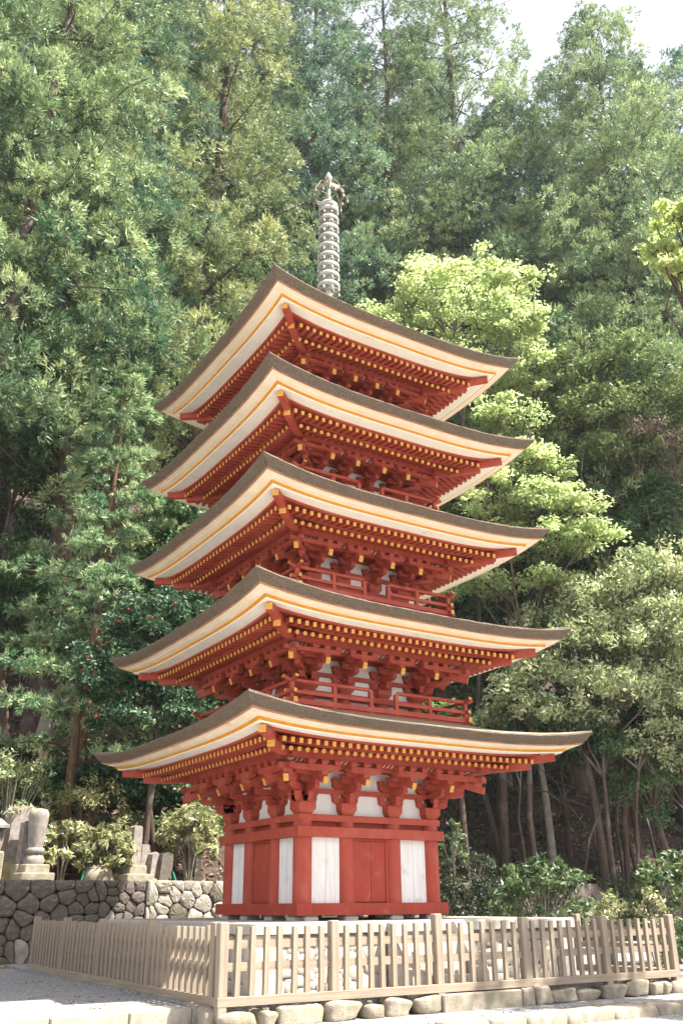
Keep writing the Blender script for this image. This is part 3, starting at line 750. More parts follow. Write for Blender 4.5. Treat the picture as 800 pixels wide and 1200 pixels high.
# kerb stones -----------------------------------------------------------
ORD = ['first', 'second', 'third', 'fourth', 'fifth', 'sixth', 'seventh', 'eighth', 'ninth', 'tenth', 'eleventh', 'twelfth', 'thirteenth', 'fourteenth', 'fifteenth', 'sixteenth', 'seventeenth', 'eighteenth', 'nineteenth', 'twentieth']
def kerbs():
    r = random.Random(21)
    x = -3.66; i = 0; past = None
    while x < 5.25:
        big = past is None and x > -.24
        wd = 1.50 if big else r.choice((r.uniform(.20, .34), r.uniform(.36, .70)))
        if not big and past is None and x+wd > -.20: wd = max(.2, -.16-x)
        if big:
            b = MB(); b.cbox(-wd/2, wd/2, -.16, .16, -.16, .15, .02)
            o = b.build('kerb_stone', M['block']); p = (x+wd/2, FY+.05, -1.17); past = 0
            lb = 'long cut kerb block under the front fence right of the taller post'
        else:
            h = r.uniform(.095, .145)
            me = boulder_mesh('kerb_stone', wd/2*.95, r.uniform(.14, .19), h, 60+i, M['block'] if r.random() < .6 else M['gravebase'], r.uniform(.34, .50), 14, 9, .08)
            o = link('kerb_stone', me, rot=(0, r.uniform(-.05, .05), r.uniform(-.08, .08)))
            p = (x+wd/2, FY+.03+r.uniform(-.03, .03), -1.26+h+r.uniform(-.03, 0.0))
            if past is None: lb = ORD[i]+' boulder from the near fence corner in the kerb row under the front fence'
            else: lb = ORD[past]+' boulder to the right of the long cut kerb block under the front fence'; past += 1
        o.location = fr(*p); o.scale = (FS,)*3; tag(o, lb, 'kerb stone', 'kerb stones under the front fence')
        x += wd+.012; i += 1
    # edge of the left terrace
    x = -3.90; i = 0
    while x > -8.0:
        wd = r.uniform(.8, 1.25)
        b = MB(); b.cbox(-wd/2+.006, wd/2-.006, -.21, .21, -.24, 0, .018)
        o = b.build('paving_kerb', M['paving']); o.location = (x-wd/2, -2.98, -.995)
        o.rotation_euler = (0, 0, r.uniform(-.01, .01))
        tag(o, ORD[i]+' pale flat kerb stone left of the fence corner along the terrace edge', 'kerb stone', 'flat stones edging the left terrace')
        x -= wd; i += 1
    for k, (yy, ww) in enumerate(((-3.40, .34), (-3.06, .30))):
        me = boulder_mesh('kerb_stone', .19, ww/2, .13, 150+k, M['block'], .40, 14, 9, .06)
        o = link('kerb_stone', me, loc=(FX*FS+CAM[0]*(1-FS)+.02, yy, -1.09)); tag(o, ('nearer', 'farther')[k]+' brown boulder under the left fence beside the near corner post', 'kerb stone', 'kerb stones under the front fence')
    # near kerb across the path, bottom right
    x = -1.6; i = 0
    while x < 4.2:
        wd = r.uniform(.45, .85)
        me = boulder_mesh('path_kerb', wd/2*.985, .20, .13, 90+i, M['block'], .30, 12, 8, .02)
        o = link('path_kerb', me, loc=fr(x+wd/2, -5.15+.02*r.random(), -1.25), rot=(0, 0, r.uniform(-.03, .03)))
        tag(o, ORD[i]+' pale stone from the left in the kerb on the near side of the path', 'kerb stone', 'kerb stones at the near edge of the path')
        x += wd+.01; i += 1
    b = MB(); b.tube([(-9, 6.45, -.99), (-6, 6.47, -.985), (-3.9, 6.47, -.99)], .045, 6); o = b.build('border_log', M['fencex']); tag(o, 'low wooden edging log between gravel and grass strip at far left', 'edging')
kerbs()

# ================================================================== GRAVES
def slab_stone(name, wd, dp, h, top='round', lean=0.0, taper=.92):
    """upright gravestone with a rounded, gabled or rough top"""
    if top == 'round': tp = [(wd/2*taper*math.cos(a), h-wd*.22+wd*.22*math.sin(a)) for a in np.linspace(0, PI, 9)]
    elif top == 'point': tp = [(wd/2*taper, h*.93), (wd*.18, h*.985), (-wd*.05, h), (-wd/2*taper, h*.9)]
    else: tp = [(wd/2*taper, h-.03), (wd*.4*taper, h), (-wd*.4*taper, h), (-wd/2*taper, h-.03)]
    b = MB(); b.prism([(-wd/2, 0), (wd/2, 0)]+tp, -dp/2, dp/2); return b
GY = 7.3
def GP(x, y): k = 1.04; return (float(CAM[0]+k*(x-CAM[0])), float(CAM[1]+k*(y-CAM[1])), .70)
def graves():
    g = 'gravestones on the terrace above the stone wall'
    def stele(x, y, wd, dp, h, top, base, label, m='grave', lean=0, rz=0.25):
        t = thing('gravestone', label, 'gravestone', GP(x, y), rz, g); zz = 0
        for bw, bh in base:
            b = MB(); b.cbox(-bw/2, bw/2, -bw/2*.9, bw/2*.9, zz, zz+bh, .02); b.build('plinth', M['gravebase'], t); zz += bh
        b = slab_stone('stele', wd, dp, h, top); o = b.build('stele', M[m], t, (0, 0, zz)); o.rotation_euler = (0, lean, 0)
        return t
    stele(-3.72, 7.6, .55, .34, 1.28, 'round', [(.8, .40)], 'broad round-topped stele at the left behind the stupa-shaped stone')
    stele(-3.62, 7.15, .26, .2, .95, 'flat', [(.5, .35)], 'narrow flat-topped slab between the round stele and the stupa stone')
    # egg-shaped stupa
    t = thing('gravestone', 'tapered bottle-shaped monk stone on lotus and two square plinths at far left', 'gravestone', GP(-3.46, 6.85), .1, g)
    for bw, z0, z1 in ((.78, 0, .16), (.58, .16, .34)):
        b = MB(); b.cbox(-bw/2, bw/2, -bw/2, bw/2, z0, z1, .02); b.build('plinth', M['gravebase'], t)
    b = MB(); b.lathe([(.22, .34), (.245, .42), (.22, .50), (.17, .55)], 10); b.build('lotus_base', M['grave'], t)
    b = MB(); b.lathe([(.16, .55), (.215, .58), (.225, .66), (.19, .70)], 8); b.build('drum', M['grave'], t)
    b = MB(); b.lathe([(.165, .70), (.19, .95), (.225, 1.34), (.228, 1.46), (.18, 1.54), (.06, 1.57)], 18); b.build('egg_stone', M['grave'], t)
    # lantern cut by the frame
    t = thing('stone_lantern', 'stone lantern with square cap at the left edge of the picture', 'stone lantern', GP(-4.38, 7.2))
    b = MB(); b.cbox(-.3, .3, -.3, .3, 0, .62, .03); b.build('pedestal', M['gravebase'], t)
    b = MB(); b.lathe([(.26, .62), (.30, .80), (.30, 1.0), (.22, 1.12)], 12); b.build('firebox', M['grave'], t)
    b = MB(); b.cbox(-.34, .34, -.34, .34, 1.12, 1.20, .02); b.lathe([(.40, 1.20), (.20, 1.34), (.05, 1.38)], 4); b.build('cap', M['grave'], t)
    # dark conical roof further back
    t = thing('stone_pagoda', 'dark pointed stone roof standing behind the round-topped stele', 'stone pagoda', (-3.0, 10.2, float(hill(-3.0, 10.2))))
    b = MB(); b.cbox(-.3, .3, -.3, .3, 0, 1.0, .03); b.build('shaft', M['gravedark'], t)
    b = MB(); b.lathe([(.55, 1.0), (.40, 1.12), (.20, 1.5), (.05, 2.0)], 8); b.build('roof', M['gravedark'], t)
    stele(-1.12, 6.95, .26, .22, .92, 'round', [(.75, .16), (.50, .20)], 'tall slim round-topped stele on two mossy plinths')
    stele(-1.38, 7.25, .26, .2, .82, 'flat', [(.5, .20)], 'pale flat-topped slab left of the tall slim stele')
    stele(-.83, 7.1, .27, .2, .68, 'round', [(.5, .18)], 'short round-topped slab touching the right of the tall slim stele')
    stele(-.66, 6.95, .22, .2, .62, 'point', [(.4, .06)], 'small pale carved figure stone with a pointed top', lean=.05)
    stele(-.40, 6.9, .36, .24, .68, 'point', [], 'dark rough leaning slab at the right of the pale figure stone', 'gravedark', lean=.07)
    stele(.42, 7.35, .20, .16, .78, 'flat', [(.4, .12)], 'narrow shaded slab behind the rhododendron beside the pagoda', 'gravedark')
    stele(.66, 7.4, .20, .16, .74, 'flat', [(.4, .12)], 'right hand narrow slab next to the pagoda corner column', 'grave')
    for (x, y, lb) in ((-1.95, 6.95, 'low brown boulder among the rhododendrons left of the tall stele'), (3.4, 8.6, 'grey mossy boulder in the shade right of the pagoda'), (2.9, 8.3, 'smaller dark boulder beside the right hand pagoda column')):
        o = link('boulder', boulder_mesh('boulder', .34, .28, .26, int(x*10), M['gravebase'] if x < 0 else M['boulder'], .7), loc=tuple(np.array(GP(x, y))+np.array([0, 0, .12]))); tag(o, lb, 'boulder')
    for x, y, a in ((-2.35, 6.85, .5), (-.12, 6.75, -.9)):
        b = MB(); b.tube([(0, 0, 0), (.05*a, 0, .10), (.1*a, 0, .22)], [.03, .03, .02], 6); o = b.build('flower_tube', M['green'], loc=GP(x, y)); 
        tag(o, 'small green flower tube beside the boulder' if x < -1 else 'small green flower tube under the right rhododendron', 'flower tube')
graves()

# ================================================================== FOLIAGE
def unit(a): return a/np.maximum(np.linalg.norm(a, axis=-1, keepdims=True), 1e-9)
def needles(centers, radii, n, rng, length, width, up=.55, out=None, tone=None, spread=.35, squash=.8, lobes=16):
    """rounded plumes: each puff is a dozen small sprays, each spray a fan of narrow blades; returns verts, tris, tone"""
    m = len(centers); k = max(4, n//lobes)
    D = rng.normal(size=(m*lobes, 3)); D[:, 2] += up
    if out is not None: D += np.repeat(out, lobes, 0)
    D = unit(D); R1 = np.repeat(radii, lobes)[:, None]
    S = np.repeat(centers, lobes, 0)+D*R1*rng.uniform(.38, .74, (m*lobes, 1))*np.array([1, 1, squash])
    d = unit(np.repeat(D, k, 0)*1.15+rng.normal(size=(m*lobes*k, 3))*.62+np.array([0, 0, .18])); R = np.repeat(R1, k, 0)
    p = np.repeat(S, k, 0)+rng.normal(size=(m*lobes*k, 3))*R*.085
    L = length*R*rng.uniform(.6, 1.2, (len(p), 1)); side = unit(np.cross(d, rng.normal(size=(len(p), 3))))*width*R*rng.uniform(.7, 1.3, (len(p), 1))
    V = np.stack([p-side, p+side, p+d*L], 1).reshape(-1, 3); F = np.arange(len(p)*3).reshape(-1, 3)
    t = np.repeat(tone if tone is not None else rng.random(m), lobes)+rng.normal(0, .10, m*lobes)
    t = np.clip(np.repeat(t, k)+rng.normal(0, .08, len(p)), 0, 1)
    return V, F, np.repeat(t, 3)
def leaves(centers, radii, n, rng, size, up=1.2, tone=None, aspect=.5, flat=.6, droop=0.0):
    """clusters of diamond leaves"""
    m = len(centers); C = np.repeat(centers, n, 0); R = np.repeat(radii, n)[:, None]
    off = unit(rng.normal(size=(m*n, 3)))*rng.random((m*n, 1))**.5; off[:, 2] *= flat
    p = C+off*R
    nrm = rng.normal(size=(m*n, 3)); nrm[:, 2] += up; nrm = unit(nrm+off*.8)
    a = unit(np.cross(nrm, rng.normal(size=(m*n, 3)))); a[:, 2] -= droop; a = unit(a); b_ = unit(np.cross(nrm, a))
    s = size*rng.uniform(.65, 1.3, (m*n, 1))
    V = np.stack([p-a*s, p+b_*s*aspect+a*s*.1, p+a*s, p-b_*s*aspect+a*s*.1], 1).reshape(-1, 3); F = np.arange(m*n*4).reshape(-1, 4)
    t = np.repeat(tone if tone is not None else rng.random(m), n); t = np.clip(t+rng.normal(0, .15, len(t)), 0, 1)
    return V, F, np.repeat(t, 4)

def limb(b, p, d, L, r, rng, bend=.3, n=5, seg=5):
    pts = [np.array(p, float)]; d = np.array(d, float); rad = [r]
    for k in range(n):
        d = unit(d+rng.normal(0, bend/n, 3)+np.array([0, 0, .02])); pts.append(pts[-1]+d*L/n); rad.append(r*(1-(k+1)/n*.8))
    b.tube(pts, rad, seg); return pts

def cedar(label, x, y, H, crown0, rmax, seed, mk='sugi', nb=70, pr=.85, n=90, lean=(0, 0), trunk_r=.5, group='tall cedars on the slope', needle=(.245, .034), shape=.60, inner=True, sparse=1.0, zbase=None):
    rng = np.random.default_rng(seed); z0 = float(hill(x, y))-.3 if zbase is None else zbase
    t = thing('cedar_tree', label, 'cedar tree', (x, y, z0), 0, group)
    tr = MB(); N = 10
    ax = lambda h: np.array([lean[0]*h/H+.12*math.sin(h*.25+seed), lean[1]*h/H+.12*math.cos(h*.21+seed), h])
    tr.tube([ax(H*k/N) for k in range(N+1)], [max(.03, trunk_r*(1-k/N)**.8*(1.25 if k == 0 else 1)) for k in range(N+1)], 10)
    C = []; RR = []; OUT = []; TN = []
    for k in range(nb):
        f = (k+rng.random())/nb; h = crown0+(H-crown0)*f
        az = k*2.399+rng.normal(0, .4)
        L = rmax*((1-f)**shape*.92+.08)*min(1, .55+f*3)*rng.uniform(.65, 1.15)
        o = np.array([math.cos(az), math.sin(az), 0]); p = ax(h); pts = [p]
        rise = rng.uniform(-.15, .25)
        for j in range(1, 6):
            q = j/5; pts.append(p+o*L*q+np.array([0, 0, L*(rise*q-.30*q*q+.22*q**3)])+rng.normal(0, .05*L*q*.5, 3))
        tr.tube(pts, [max(.018, .09*(1-f*.6)*(1-j/5.5)*trunk_r/.5) for j in range(6)], 4)
        br_tone = rng.beta(2, 2.2)
        npf = max(2, int(sparse*(1.6+L*.92)))
        for q in range(npf):
            s_ = rng.uniform(.32, 1.05)**.8; i = min(4, int(s_*5)); fr = s_*5-i
            c = pts[i]*(1-fr)+pts[min(5, i+1)]*fr if i < 5 else pts[5]
            sidev = np.array([-o[1], o[0], 0])*rng.normal(0, .20*L*(.4+.6*s_))
            C.append(c+sidev+np.array([0, 0, rng.normal(.1, .25)])); RR.append(pr*rng.uniform(.6, 1.25)*(1-.35*f)); OUT.append(o*.45); TN.append(np.clip(br_tone*.7+rng.random()*.5-.1, 0, 1))
    for q in range(4): C.append(ax(H-q*.5)); RR.append(pr*.6); OUT.append(np.zeros(3)); TN.append(.6)
    tr.build('trunk', M['cedarbark'], t)
    V, F, tn = needles(np.array(C), np.array(RR), n, rng, needle[0], needle[1], .5, np.array(OUT), np.array(TN))
    cr = link('crown', np_mesh('crown', V, F, M[mk], tn), t)
    if inner: o = link('inner_boughs', cr.data, t, rot=(0, 0, 1.15+.2*seed)); o.scale = (.90, .90, .985)      # shorter boughs close to the stem
    return t

def copy_tree(t, label, x, y, rz, scale=1.0, zbase=None, mk=None):
    c = t.copy(); COL.objects.link(c); c.location = (x, y, float(hill(x, y))-.3 if zbase is None else zbase); c.rotation_euler = (0, 0, rz); c.scale = (scale,)*3
    c['label'] = label
    for ch in t.children:
        d = ch.copy(); COL.objects.link(d); d.parent = c
    return c

def broad(name, label, cat, x, y, z0, blobs, mk, seed, leaf=.11, dens=60, trunks=((0, 0, .12),), clump=.42, barkm='cedarbark', up=1.0, aspect=.45, flat=.65, group=None, fill=.35, limbs=None, tw=1.0):
    """tree or shrub: crown of leaf clumps on the shells of several blobs (dx,dy,dz,rx,ry,rz,count), limbs reach to them"""
    rng = np.random.default_rng(seed)
    t = thing(name, label, cat, (x, y, z0), 0, group)
    b = MB(); C = []; R = []; TN = []; nt_ = len(trunks); forks = []
    for ti, st in enumerate(trunks):                     # stems to a fork under their share of the crown
        mine = [bl for i, bl in enumerate(blobs) if i % nt_ == ti] or blobs
        cx, cy_, cz = (sum(bl[q] for bl in mine)/len(mine) for q in range(3)); zl = min(bl[2] for bl in mine)
        f = np.array([st[0]*.5+cx*.5, st[1]*.5+cy_*.5, max(.35*zl, min(zl*.8, .55*cz))]); p0 = np.array([st[0], st[1], -.2])
        q1, q2 = p0*.66+f*.34+rng.normal(0, .035*np.linalg.norm(f-p0), 3), p0*.33+f*.67+rng.normal(0, .035*np.linalg.norm(f-p0), 3)
        b.tube([p0, q1, q2, f], [st[2]*1.15, st[2], st[2]*.88, st[2]*.75], 8); forks.append(f)
    for bi, (dx, dy, dz, rx, ry, rz, cnt) in enumerate(blobs):
        u = unit(rng.normal(size=(cnt, 3))); u[:, 2] = np.where(u[:, 2] < -.5, -u[:, 2], u[:, 2])
        rad = np.where(rng.random(cnt) < fill, rng.uniform(.3, .8, cnt), rng.uniform(.78, 1.08, cnt))[:, None]
        c = np.array([dx, dy, dz])+u*rad*np.array([rx, ry, rz])
        C.append(c); R.append(clump*rng.uniform(.6, 1.25, cnt)); TN.append(np.clip(rng.beta(2, 2, cnt)*.75+.25*rng.random(), 0, 1))
        st = trunks[bi % nt_]; f = forks[bi % nt_]; p1 = np.array([dx, dy, dz]); ln = np.linalg.norm(p1-f)
        mid = f*.45+p1*.55+np.array([0, 0, -.08*ln])+rng.normal(0, .07*ln, 3)
        b.tube([f, f*.75+p1*.25+rng.normal(0, .04*ln, 3), mid, p1], [st[2]*.6, st[2]*.5, st[2]*.36, st[2]*.2], 6)
        for q in range(min(cnt, limbs if limbs is not None else max(4, cnt//5))):
            e = c[q]; s = mid*.5+p1*.5 if q % 2 else p1
            mm = (s+e)/2+rng.normal(0, .08*np.linalg.norm(e-s), 3)
            b.tube([s, mm, e], [st[2]*.32*tw, st[2]*.2*tw, st[2]*.08*tw], 4)
    b.build('trunk', M[barkm], t)
    C = np.concatenate(C); R = np.concatenate(R); TN = np.concatenate(TN)
    V, F, tn = leaves(C, R, dens, rng, leaf, up, TN, aspect, flat)
    link('crown', np_mesh('crown', V, F, M[mk], tn), t)
    return t

def AY(px, y, py=1000):
    """point on the bearing of a photo column at depth line y"""
    d = _F+(px-400)/FPX*_R-(py-600)/FPX*_U; k = (y-CAM[1])/d[1]; return CAM[0]+k*d[0], y
def P(px, D, py=900):
    x, y, z = place(px, D, py); return x, y
def top(px, py, D): return place(px, D, py)[2]

# --- big cedars
x, y = P(0, 26.5, 330); cedar('nearest cedar at the left edge with long puffy drooping boughs and reddish branches', x, y, 46, 12.0, 6.4, 11, 'sugi', 143, 1.0, 264, (1.3, .3), .30)
x, y = P(236, 33, 290); cedar('tall cedar left of centre whose brown trunk shows above the top roof corner', x, y, 54, 9.0, 6.0, 12, 'sugi3', 162, 1.0, 252, (1.0, 0), .40)
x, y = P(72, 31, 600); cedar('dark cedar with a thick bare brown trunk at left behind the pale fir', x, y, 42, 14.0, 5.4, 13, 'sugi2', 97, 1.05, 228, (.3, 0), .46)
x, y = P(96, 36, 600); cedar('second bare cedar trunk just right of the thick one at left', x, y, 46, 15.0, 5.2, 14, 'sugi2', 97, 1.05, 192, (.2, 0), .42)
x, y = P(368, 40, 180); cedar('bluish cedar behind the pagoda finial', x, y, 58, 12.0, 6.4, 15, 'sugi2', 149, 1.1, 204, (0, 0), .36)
x, y = P(530, 42, 160); cedar('tall open cedar with a visible grey trunk right of the finial', x, y, 64, 14.0, 7.4, 16, 'sugi', 165, 1.0, 204, (.3, 0), .42, sparse=.85)
x, y = P(456, 40, 200); cedar('thin cedar with a bare mid trunk between the finial and the open cedar', x, y, 58, 12.0, 4.4, 17, 'sugi', 104, .9, 192, (0, 0), .30, sparse=.75)
x, y = P(692, 42, 40); cedar('broad cone-shaped cedar at the upper right with its top in view', x, y, top(690, 18, 42)-float(hill(x, y)), 13.0, 9.6, 18, 'sugi', 190, 1.1, 204, (0, 0), .36)
x, y = P(712, 45, 330); cedar('lower rounded cedar at the right below the cone-shaped one', x, y, top(712, 255, 45)-float(hill(x, y)), 14.0, 6.2, 19, 'sugi2', 123, .95, 228, (0, 0), .45, shape=.38)
x, y = P(800, 47, 90); cedar('distant cedar at the right frame edge under the sky', x, y, top(795, 55, 47)-float(hill(x, y)), 13.0, 7.4, 20, 'sugi2', 130, 1.1, 192)
x, y = P(600, 44, 230); cedar('dark cedar between the open cedar and the cone-shaped cedar', x, y, top(600, 110, 44)-float(hill(x, y)), 12.0, 7.0, 21, 'sugi2', 123, 1.1, 204)
# --- further rows that close the view
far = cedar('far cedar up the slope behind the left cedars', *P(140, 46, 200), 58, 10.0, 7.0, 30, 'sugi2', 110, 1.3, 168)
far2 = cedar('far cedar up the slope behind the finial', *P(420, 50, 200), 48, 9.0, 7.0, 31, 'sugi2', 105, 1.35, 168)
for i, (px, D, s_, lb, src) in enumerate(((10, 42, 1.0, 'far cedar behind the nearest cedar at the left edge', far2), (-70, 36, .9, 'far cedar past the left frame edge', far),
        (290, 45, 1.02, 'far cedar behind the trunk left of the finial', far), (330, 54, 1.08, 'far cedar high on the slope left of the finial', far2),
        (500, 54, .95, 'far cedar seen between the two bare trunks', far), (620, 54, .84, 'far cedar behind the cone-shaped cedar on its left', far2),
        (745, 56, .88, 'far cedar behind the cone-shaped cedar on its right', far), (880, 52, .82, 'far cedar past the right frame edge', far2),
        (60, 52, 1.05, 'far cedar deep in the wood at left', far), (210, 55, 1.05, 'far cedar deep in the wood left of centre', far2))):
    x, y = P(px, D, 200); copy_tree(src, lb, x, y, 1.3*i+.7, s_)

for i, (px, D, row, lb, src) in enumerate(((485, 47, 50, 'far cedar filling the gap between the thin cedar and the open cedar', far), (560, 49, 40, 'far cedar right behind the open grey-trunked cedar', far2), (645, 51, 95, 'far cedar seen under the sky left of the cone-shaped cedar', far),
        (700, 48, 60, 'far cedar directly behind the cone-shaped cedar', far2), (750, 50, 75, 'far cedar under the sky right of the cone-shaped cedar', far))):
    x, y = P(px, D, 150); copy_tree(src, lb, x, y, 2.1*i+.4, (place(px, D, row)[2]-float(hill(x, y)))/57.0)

# --- fir with pale whorled boughs at left
def fir(label, x, y, H, r, seed):
    rng = np.random.default_rng(seed); z0 = float(hill(x, y))-.2
    t = thing('fir_tree', label, 'fir tree', (x, y, z0)); b = MB()
    b.tube([(0, 0, 0), (.1, 0, H*.4), (.25, .1, H*.75), (.3, .1, H)], [.17, .13, .07, .02], 8)
    C = []; R = []; O = []
    for k in range(62):
        f = ((k+rng.random())/62)**.9; h = H*.12+H*.88*f; az = k*2.399+rng.normal(0, .3); L = r*(1-f)**.8*rng.uniform(.75, 1.15)+.25
        o = np.array([math.cos(az), math.sin(az), 0]); p = np.array([.3*f, .1*f, h]); pts = [p+o*L*q+np.array([0, 0, L*(.05*q-.22*q*q+.16*q**3)]) for q in (0, .3, .6, .85, 1.0)]
        b.tube(pts, [.045, .035, .025, .015, .01], 4)
        for q in range(int(4+L*6)):
            s_ = rng.uniform(.25, 1.05); c = p+o*L*s_+np.array([0, 0, L*(.05*s_-.22*s_*s_+.16*s_**3)])
            C.append(c+np.array([-o[1], o[0], 0])*rng.normal(0, .22*L*(1.1-s_*.6))); R.append(.34*rng.uniform(.7, 1.2)); O.append(o*.9)
    b.build('trunk', M['branchbark'], t)
    V, F, tn = needles(np.array(C), np.array(R), 84, rng, .55, .060, .5, np.array(O), None, .35, .6, 7)
    link('crown', np_mesh('crown', V, F, M['fir'], tn), t)
x, y = P(112, 26.5, 700); fir('young pale-tufted fir left of the pagoda in front of the bare trunks', x, y, top(150, 425, 26.5)-float(hill(x, y))+.2, 3.3, 41)

# --- maples and evergreens at right
def surveyed(name, label, cat, D, root, blobs, mk, seed, leaf, dens, clump, flat_y=.85, **k):
    """crown blobs given as (column, row, half width, half height, clumps, extra distance) measured on the photograph at distance D"""
    x, y = P(root, D, 800); z0 = float(hill(x, y))-.2; out = []
    for px, py, rw, rh, n_, dd in blobs:
        bx, by, bz = place(px, D+dd, py); dep = (D+dd)*math.cos(PIT)+(bz-CAM[2])*math.sin(PIT); mpp = dep/FPX
        out.append((bx-x, by-y, bz-z0, rw*mpp, rw*mpp*flat_y, rh*mpp, n_))
    return broad(name, label, cat, x, y, z0, out, mk, seed, leaf, dens, k.pop('trunks', ((0, 0, .14), (.25, .1, .10))), clump, **k)
surveyed('maple_tree', 'bright yellow-green spring maple rising behind the top roof at right', 'maple tree', 33.5, 575,
   [(545, 335, 75, 26, 40, 0), (478, 362, 48, 24, 26, .3), (610, 385, 42, 26, 24, -.3), (560, 385, 75, 26, 40, -.3), (630, 425, 28, 20, 14, 0), (520, 430, 70, 24, 34, 0), (605, 335, 36, 16, 16, .2), (590, 455, 45, 22, 22, 0), (500, 320, 30, 12, 10, 0)],
   'maple', 51, .098, 85, .66, up=1.5, aspect=.5, flat=.26)
surveyed('maple_tree', 'lower bright green maple beside the middle roofs at right', 'maple tree', 32.5, 610,
   [(585, 488, 55, 14, 22, 0), (555, 548, 60, 24, 30, 0), (625, 545, 45, 24, 26, .2), (600, 592, 70, 26, 40, -.3), (668, 590, 34, 20, 18, 0), (690, 625, 28, 13, 12, 0), (640, 640, 55, 20, 28, -.2), (572, 640, 48, 20, 24, 0), (555, 690, 45, 18, 20, 0), (640, 685, 36, 14, 16, 0)],
   'maple', 52, .095, 85, .64, trunks=((0, 0, .10),), up=1.5, aspect=.5, flat=.26)
surveyed('maple_tree', 'yellow maple branch reaching in at the upper right frame edge', 'maple tree', 20, 1080,
   [(796, 258, 34, 12, 14, 0), (770, 292, 24, 9, 8, 0), (800, 318, 36, 13, 14, 0), (850, 290, 60, 30, 30, .3), (870, 350, 60, 30, 24, .2)], 'maple2', 53, .075, 70, .30, up=1.5, aspect=.55, flat=.3, limbs=9)
surveyed('broadleaf_tree', 'olive-green evergreen oak with rounded crown at the right below the cedars', 'broadleaf tree', 35, 705,
   [(692, 440, 48, 34, 46, 0), (740, 425, 44, 30, 40, .2), (718, 490, 58, 34, 48, -.2), (662, 485, 30, 28, 26, 0), (700, 538, 46, 20, 28, 0), (650, 525, 26, 16, 14, 0)], 'oak', 61, .10, 95, .56, trunks=((0, 0, .09),), aspect=.42)
surveyed('broadleaf_tree', 'olive evergreen at the right frame edge beside the oak', 'broadleaf tree', 36, 790,
   [(785, 470, 44, 40, 44, 0), (790, 550, 44, 40, 40, 0), (760, 520, 30, 22, 22, -.2), (840, 500, 50, 60, 40, 0)], 'oak', 62, .10, 90, .58, trunks=((0, 0, .09),), aspect=.42)
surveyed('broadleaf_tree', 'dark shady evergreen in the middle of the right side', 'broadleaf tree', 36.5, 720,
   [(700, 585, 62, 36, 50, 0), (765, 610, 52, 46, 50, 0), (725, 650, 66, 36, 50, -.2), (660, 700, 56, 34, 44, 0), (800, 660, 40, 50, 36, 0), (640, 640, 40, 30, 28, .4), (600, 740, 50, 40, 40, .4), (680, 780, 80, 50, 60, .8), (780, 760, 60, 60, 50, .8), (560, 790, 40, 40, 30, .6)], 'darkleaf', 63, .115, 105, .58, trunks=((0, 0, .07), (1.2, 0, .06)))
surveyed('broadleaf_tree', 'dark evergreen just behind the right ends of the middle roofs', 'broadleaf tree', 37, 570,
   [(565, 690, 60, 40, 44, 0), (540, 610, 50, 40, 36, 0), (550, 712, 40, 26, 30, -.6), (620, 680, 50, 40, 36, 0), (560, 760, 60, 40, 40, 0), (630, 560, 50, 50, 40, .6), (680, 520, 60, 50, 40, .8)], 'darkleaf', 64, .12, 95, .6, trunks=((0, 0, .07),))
surveyed('broadleaf_tree', 'large pale flowering evergreen with silvery new leaves at the right', 'broadleaf tree', 33, 700,
   [(690, 705, 44, 28, 40, 0), (752, 685, 48, 34, 46, .2), (640, 735, 40, 22, 30, 0), (700, 755, 66, 32, 60, -.3), (775, 745, 44, 44, 50, 0), (640, 792, 44, 24, 36, -.1), (720, 808, 60, 26, 48, -.2), (785, 815, 36, 30, 28, 0), (602, 775, 26, 18, 18, 0), (800, 680, 40, 40, 30, .4), (680, 848, 36, 16, 20, 0), (830, 760, 40, 60, 36, .2)],
   'pale', 65, .098, 90, .54, trunks=((0, 0, .09), (.6, .1, .07)), up=.6, aspect=.36, flat=.8)
surveyed('broadleaf_tree', 'twiggy pale evergreen at the right frame edge over the dark slope', 'broadleaf tree', 33, 800,
   [(775, 862, 34, 16, 18, 0), (800, 890, 30, 18, 14, 0), (750, 880, 26, 14, 10, .2)], 'pale', 66, .085, 50, .42, trunks=((.2, 0, .06),), limbs=16, tw=1.3)
surveyed('broadleaf_tree', 'small pale-leaved evergreen close behind the lowest roof at right', 'broadleaf tree', 32.3, 600,
   [(598, 812, 30, 20, 22, 0), (630, 835, 32, 18, 22, 0), (575, 835, 20, 14, 10, 0)], 'pale', 67, .09, 65, .46, trunks=((0, 0, .05),))
surveyed('broadleaf_tree', 'bare pinkish twigs tangled in front of the oak at right', 'broadleaf tree', 34, 830,
   [(770, 505, 34, 12, 26, 0), (735, 500, 26, 8, 10, 0), (800, 515, 30, 14, 18, 0)], 'twigs', 68, .055, 18, .28, trunks=((0, 0, .022),), limbs=40, tw=2.0)
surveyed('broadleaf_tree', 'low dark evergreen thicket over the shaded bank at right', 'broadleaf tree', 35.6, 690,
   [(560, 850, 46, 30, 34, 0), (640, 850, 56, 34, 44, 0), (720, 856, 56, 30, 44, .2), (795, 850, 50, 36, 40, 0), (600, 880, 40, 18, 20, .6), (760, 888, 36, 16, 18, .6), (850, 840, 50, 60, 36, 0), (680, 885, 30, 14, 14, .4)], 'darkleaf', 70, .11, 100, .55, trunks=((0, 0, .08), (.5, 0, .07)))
surveyed('shrub', 'dark shrubs along the top of the ivy-covered wall under the pale tree', 'shrub', 33.6, 680,
   [(595, 868, 40, 18, 26, 0), (660, 872, 42, 18, 28, .1), (730, 874, 42, 16, 28, 0), (790, 882, 32, 18, 22, .2), (560, 880, 26, 14, 14, 0)], 'darkleaf', 77, .095, 90, .42, trunks=((0, 0, .05), (1.2, 0, .05), (-1.2, 0, .05)))
